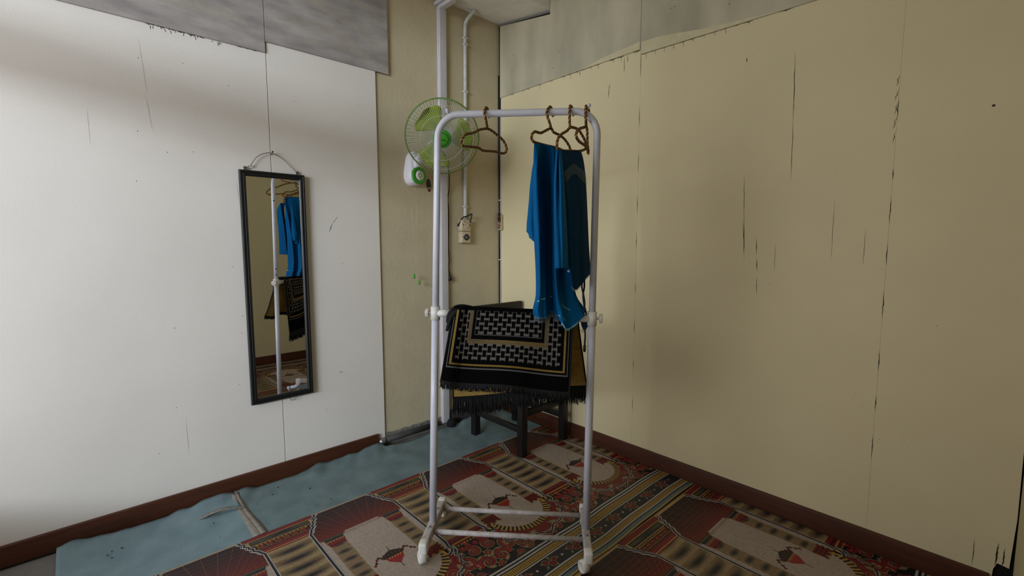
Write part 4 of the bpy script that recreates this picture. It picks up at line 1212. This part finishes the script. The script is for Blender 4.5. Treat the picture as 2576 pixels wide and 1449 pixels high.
b = MB(); b.poly([pix(1461, 829, -.03), pix(1471, 826, -.03), pix(1471, 835, -.035), pix(1464, 838, -.03)]); b.build('lace_tip', 'lace', g2)

# ------------------------------------------------------------------ prayer rug over the middle rail
rug = thing('fringed_rug', 'black patterned rug with gold bands and fringe, draped over the middle rail', 'rug', pix(1280, 785, 0))
K = {k: lin(v) for k, v in dict(blk=(9, 9, 9), grey=(84, 80, 80), lgrey=(101, 96, 94), gold=(118, 95, 48), dgold=(92, 82, 64), bead=(140, 132, 108)).items()}
def woven(u, t):
    """rug pattern: u across 0..1, t down the flap 0..1"""
    def Hcell(cu, ct, off=0.0):
        pw, ph = .0368, .123
        j0 = math.floor(cu/pw); hit_ = 'blk'
        for j in (j0-1, j0, j0+1):
            dx = abs(cu/pw-(j+.5)); fy = (ct/ph+(.5 if j % 2 else 0)) % 1
            if fy < .27 and dx < .66:
                return 'lgrey' if (.05 < fy < .22 and dx < .58) else 'grey'
            if .44 < dx < .56 and (.30 < fy < .36 or .91 < fy < .97): hit_ = 'bead'
        return hit_
    ul, ur = u, 1-u
    if t > .785: return 'blk'
    m = min(ul*1.02, ur)
    if t > .765 or m < .028 and m > .020: return 'grey' if m > .020 else 'blk'
    if m <= .020: return 'blk'
    if t > .742 or m < .042: return 'blk'
    if t > .714 or m < .060: return 'gold'
    if t > .665 or m < .085: return 'blk'
    # outer field
    inner_t = .44; il, ir = .165, .19
    if t > inner_t or ul < il or ur < ir:
        return Hcell(u, t)
    if t > inner_t-.035 or ul < il+.013 or ur < ir+.010: return 'dgold' if (t*40+u*60) % 1 < .6 else 'gold'
    if t > inner_t-.060 or ul < il+.030 or ur < ir+.030: return 'gold' if (u*90+t*60) % 1 < .55 and t > inner_t-.06 and ul > .3 else 'dgold'
    if t > inner_t-.115 or ul < il+.052 or ur < ir+.052: return 'blk'
    if t > inner_t-.125 or ul < il+.056 or ur < ir+.056: return 'grey'
    return Hcell(u+.01, t+.03)
def bil(c, u, t):
    (a, b_), (d, e) = c
    q = [(a[k]*(1-u)+b_[k]*u)*(1-t)+(d[k]*(1-u)+e[k]*u)*t for k in range(3)]
    return q
NU, NT = 300, 200
rows = []; cols = []
FC = (((1134, 778, .0), (1441, 792, .0)), ((1108, 962, .075), (1432, 991, .085)))
def ffn(u, t):
    x, y, v = bil(FC, u, t)
    y += 5*math.sin(u*math.pi*1.0)*(t)*-.2 + 2.0*math.sin(u*9)*t
    if u < .12:
        x -= (1-t)*10*(.12-u)/.12*-.6 
    v = .022 + .012*math.sqrt(min(1, t*8)) + v*t + .010*math.sin(u*11+1.0+t*1.5)*min(1, t*2)+.006*math.sin(u*5+t*4)
    if u < .14: v += .02*math.sin((.14-u)/.14*math.pi)*(.4+.6*(1-t))
    y -= 7.5*(1-min(1, t*10))*0
    return pix(x, y, v)
# over-the-rail bend then the front flap
for i in range(NT+1):
    t = i/NT
    rows.append([ffn(j/NU, t) for j in range(NU+1)])
for i in range(NT):
    cols.append([K[woven((j+.5)/NU, (i+.5)/NT)] for j in range(NU)])
bend = []
for k in range(7):
    a = math.pi*k/7
    bend.append([p+EZ*(.015*math.sin(a))+EV*(-.016+.016*math.cos(math.pi-a)) if False else p+EZ*(.012*math.sin(a))-EV*(.022*(1+math.cos(a))) for p in rows[0]])
b = MB()
b.grid(bend[0:]+[rows[0]], 0, True, [[K['blk'] for j in range(NU)]]*7)
b.grid(rows, 0, True, cols)
b.build('front_flap', 'rugprint', rug)
# tan backing just behind the front flap
b = MB(); b.grid([[p-EV*.0025 for p in r[::6]] for r in rows[::8]]); b.build('front_backing', 'tan', rug)
# rear flap hangs lower behind the rail
BC = (((1138, 777, -.026), (1452, 794, -.026)), ((1140, 1003, -.060), (1476, 972, -.085)))
def bfn(u, t, o=0.0):
    x, y, v = bil(BC, u, t)
    v = v+.010*math.sin(u*9+2)*t+o
    return pix(x, y+2*math.sin(u*7)*t, v)
rb_ = [[bfn(u/40, t/24) for u in range(41)] for t in range(25)]
b = MB(); b.grid(rb_); b.build('rear_backing', 'tan', rug)
rk = [[bfn(u/160, t/120, -.003) for u in range(161)] for t in range(121)]
ck = [[K[woven((u+.5)/160, (t+.5)/120)] for u in range(160)] for t in range(120)]
b = MB(); b.grid(rk, 0, True, ck); b.build('rear_flap', 'rugprint', rug)
# black bound edges
for fn_, u_ in ((bfn, 1), (bfn, 0), (ffn, 0), (ffn, 1)):
    b = MB(); b.tube([fn_(u_, t/24) for t in range(25)], .0030, 6); b.build('edge_binding', 'fringe', rug)
# bunched gather at the left end of the rail
b = MB()
for (q, r0) in (([(1126, 812, .025), (1131, 792, .025), (1145, 776, .012), (1166, 771, -.008), (1196, 775, -.022)], .0105),
                ([(1124, 832, .045), (1136, 798, .046), (1152, 783, .034), (1172, 777, .012), (1198, 780, -.010)], .0095)):
    pts = catmull([pix(*z) for z in q], 6); n = len(pts)
    b.tube(pts, r0, 10, 0, rad=[r0*math.sin(math.pi*(.12+.80*i/(n-1)))**.6 for i in range(n)])
b.build('bunched_fold', 'fringe', rug)
# fringes
rnd = random.Random(11)
def fringe(fn, n, ln, name):
    b = MB()
    for k in range(n):
        u = (k+rnd.random()*.8)/n
        p = fn(min(1, max(0, u)), 1.0); q = p+V((0, 0, -ln*rnd.uniform(.75, 1.12)))+EU*rnd.uniform(-.006, .006)+EV*rnd.uniform(-.006, .006)
        m_ = p.lerp(q, .5)+EU*rnd.uniform(-.003, .003)
        b.tube([p+V((0, 0, .008)), m_, q], .0022, 4, 0, rad=[.0024, .0023, .0010])
    f = b.build(name, 'fringe', rug); f['kind'] = 'stuff'
fringe(ffn, 420, .022, 'front_fringe')
fringe(lambda u, t: bfn(u, t), 480, .066, 'rear_fringe')

# ------------------------------------------------------------------ chair in the corner
chair = thing('wooden_chair', 'black stained wooden chair in the corner, mostly hidden by the rug', 'chair', (.46, -.255, .0085))
LEG = .021
for x, y, top in ((.674, -.435, .43), (.674, -.088, .43), (.255, -.435, .625), (.255, -.088, .625)):
    b = MB(); zb_ = .0088 if x > .46 else .0088
    b.bbox((x-LEG, y-LEG, zb_), (x+LEG, y+LEG, top), .003); b.build('leg', 'darkwood', chair)
b = MB(); b.bbox((.235, -.465, .425), (.705, -.058, .452), .008); b.build('seat', 'darkwood', chair)
for lo, hi in (((.27, -.447, .365), (.66, -.425, .425)), ((.27, -.100, .365), (.66, -.078, .425)), ((.662, -.42, .365), (.684, -.105, .425)), ((.240, -.42, .365), (.262, -.105, .425))):
    b = MB(); b.bbox(lo, hi, .003); b.build('apron', 'darkwood', chair)
for lo, hi in (((.27, -.446, .140), (.66, -.424, .172)), ((.27, -.099, .140), (.66, -.077, .172)), ((.663, -.42, .233), (.685, -.105, .270))):
    b = MB(); b.bbox(lo, hi, .003); b.build('stretcher', 'darkwood', chair)
b = MB(); b.bbox((.222, -.50, .600), (.250, .0-.022, .816), .010); b.build('backrest', 'darkwood', chair)
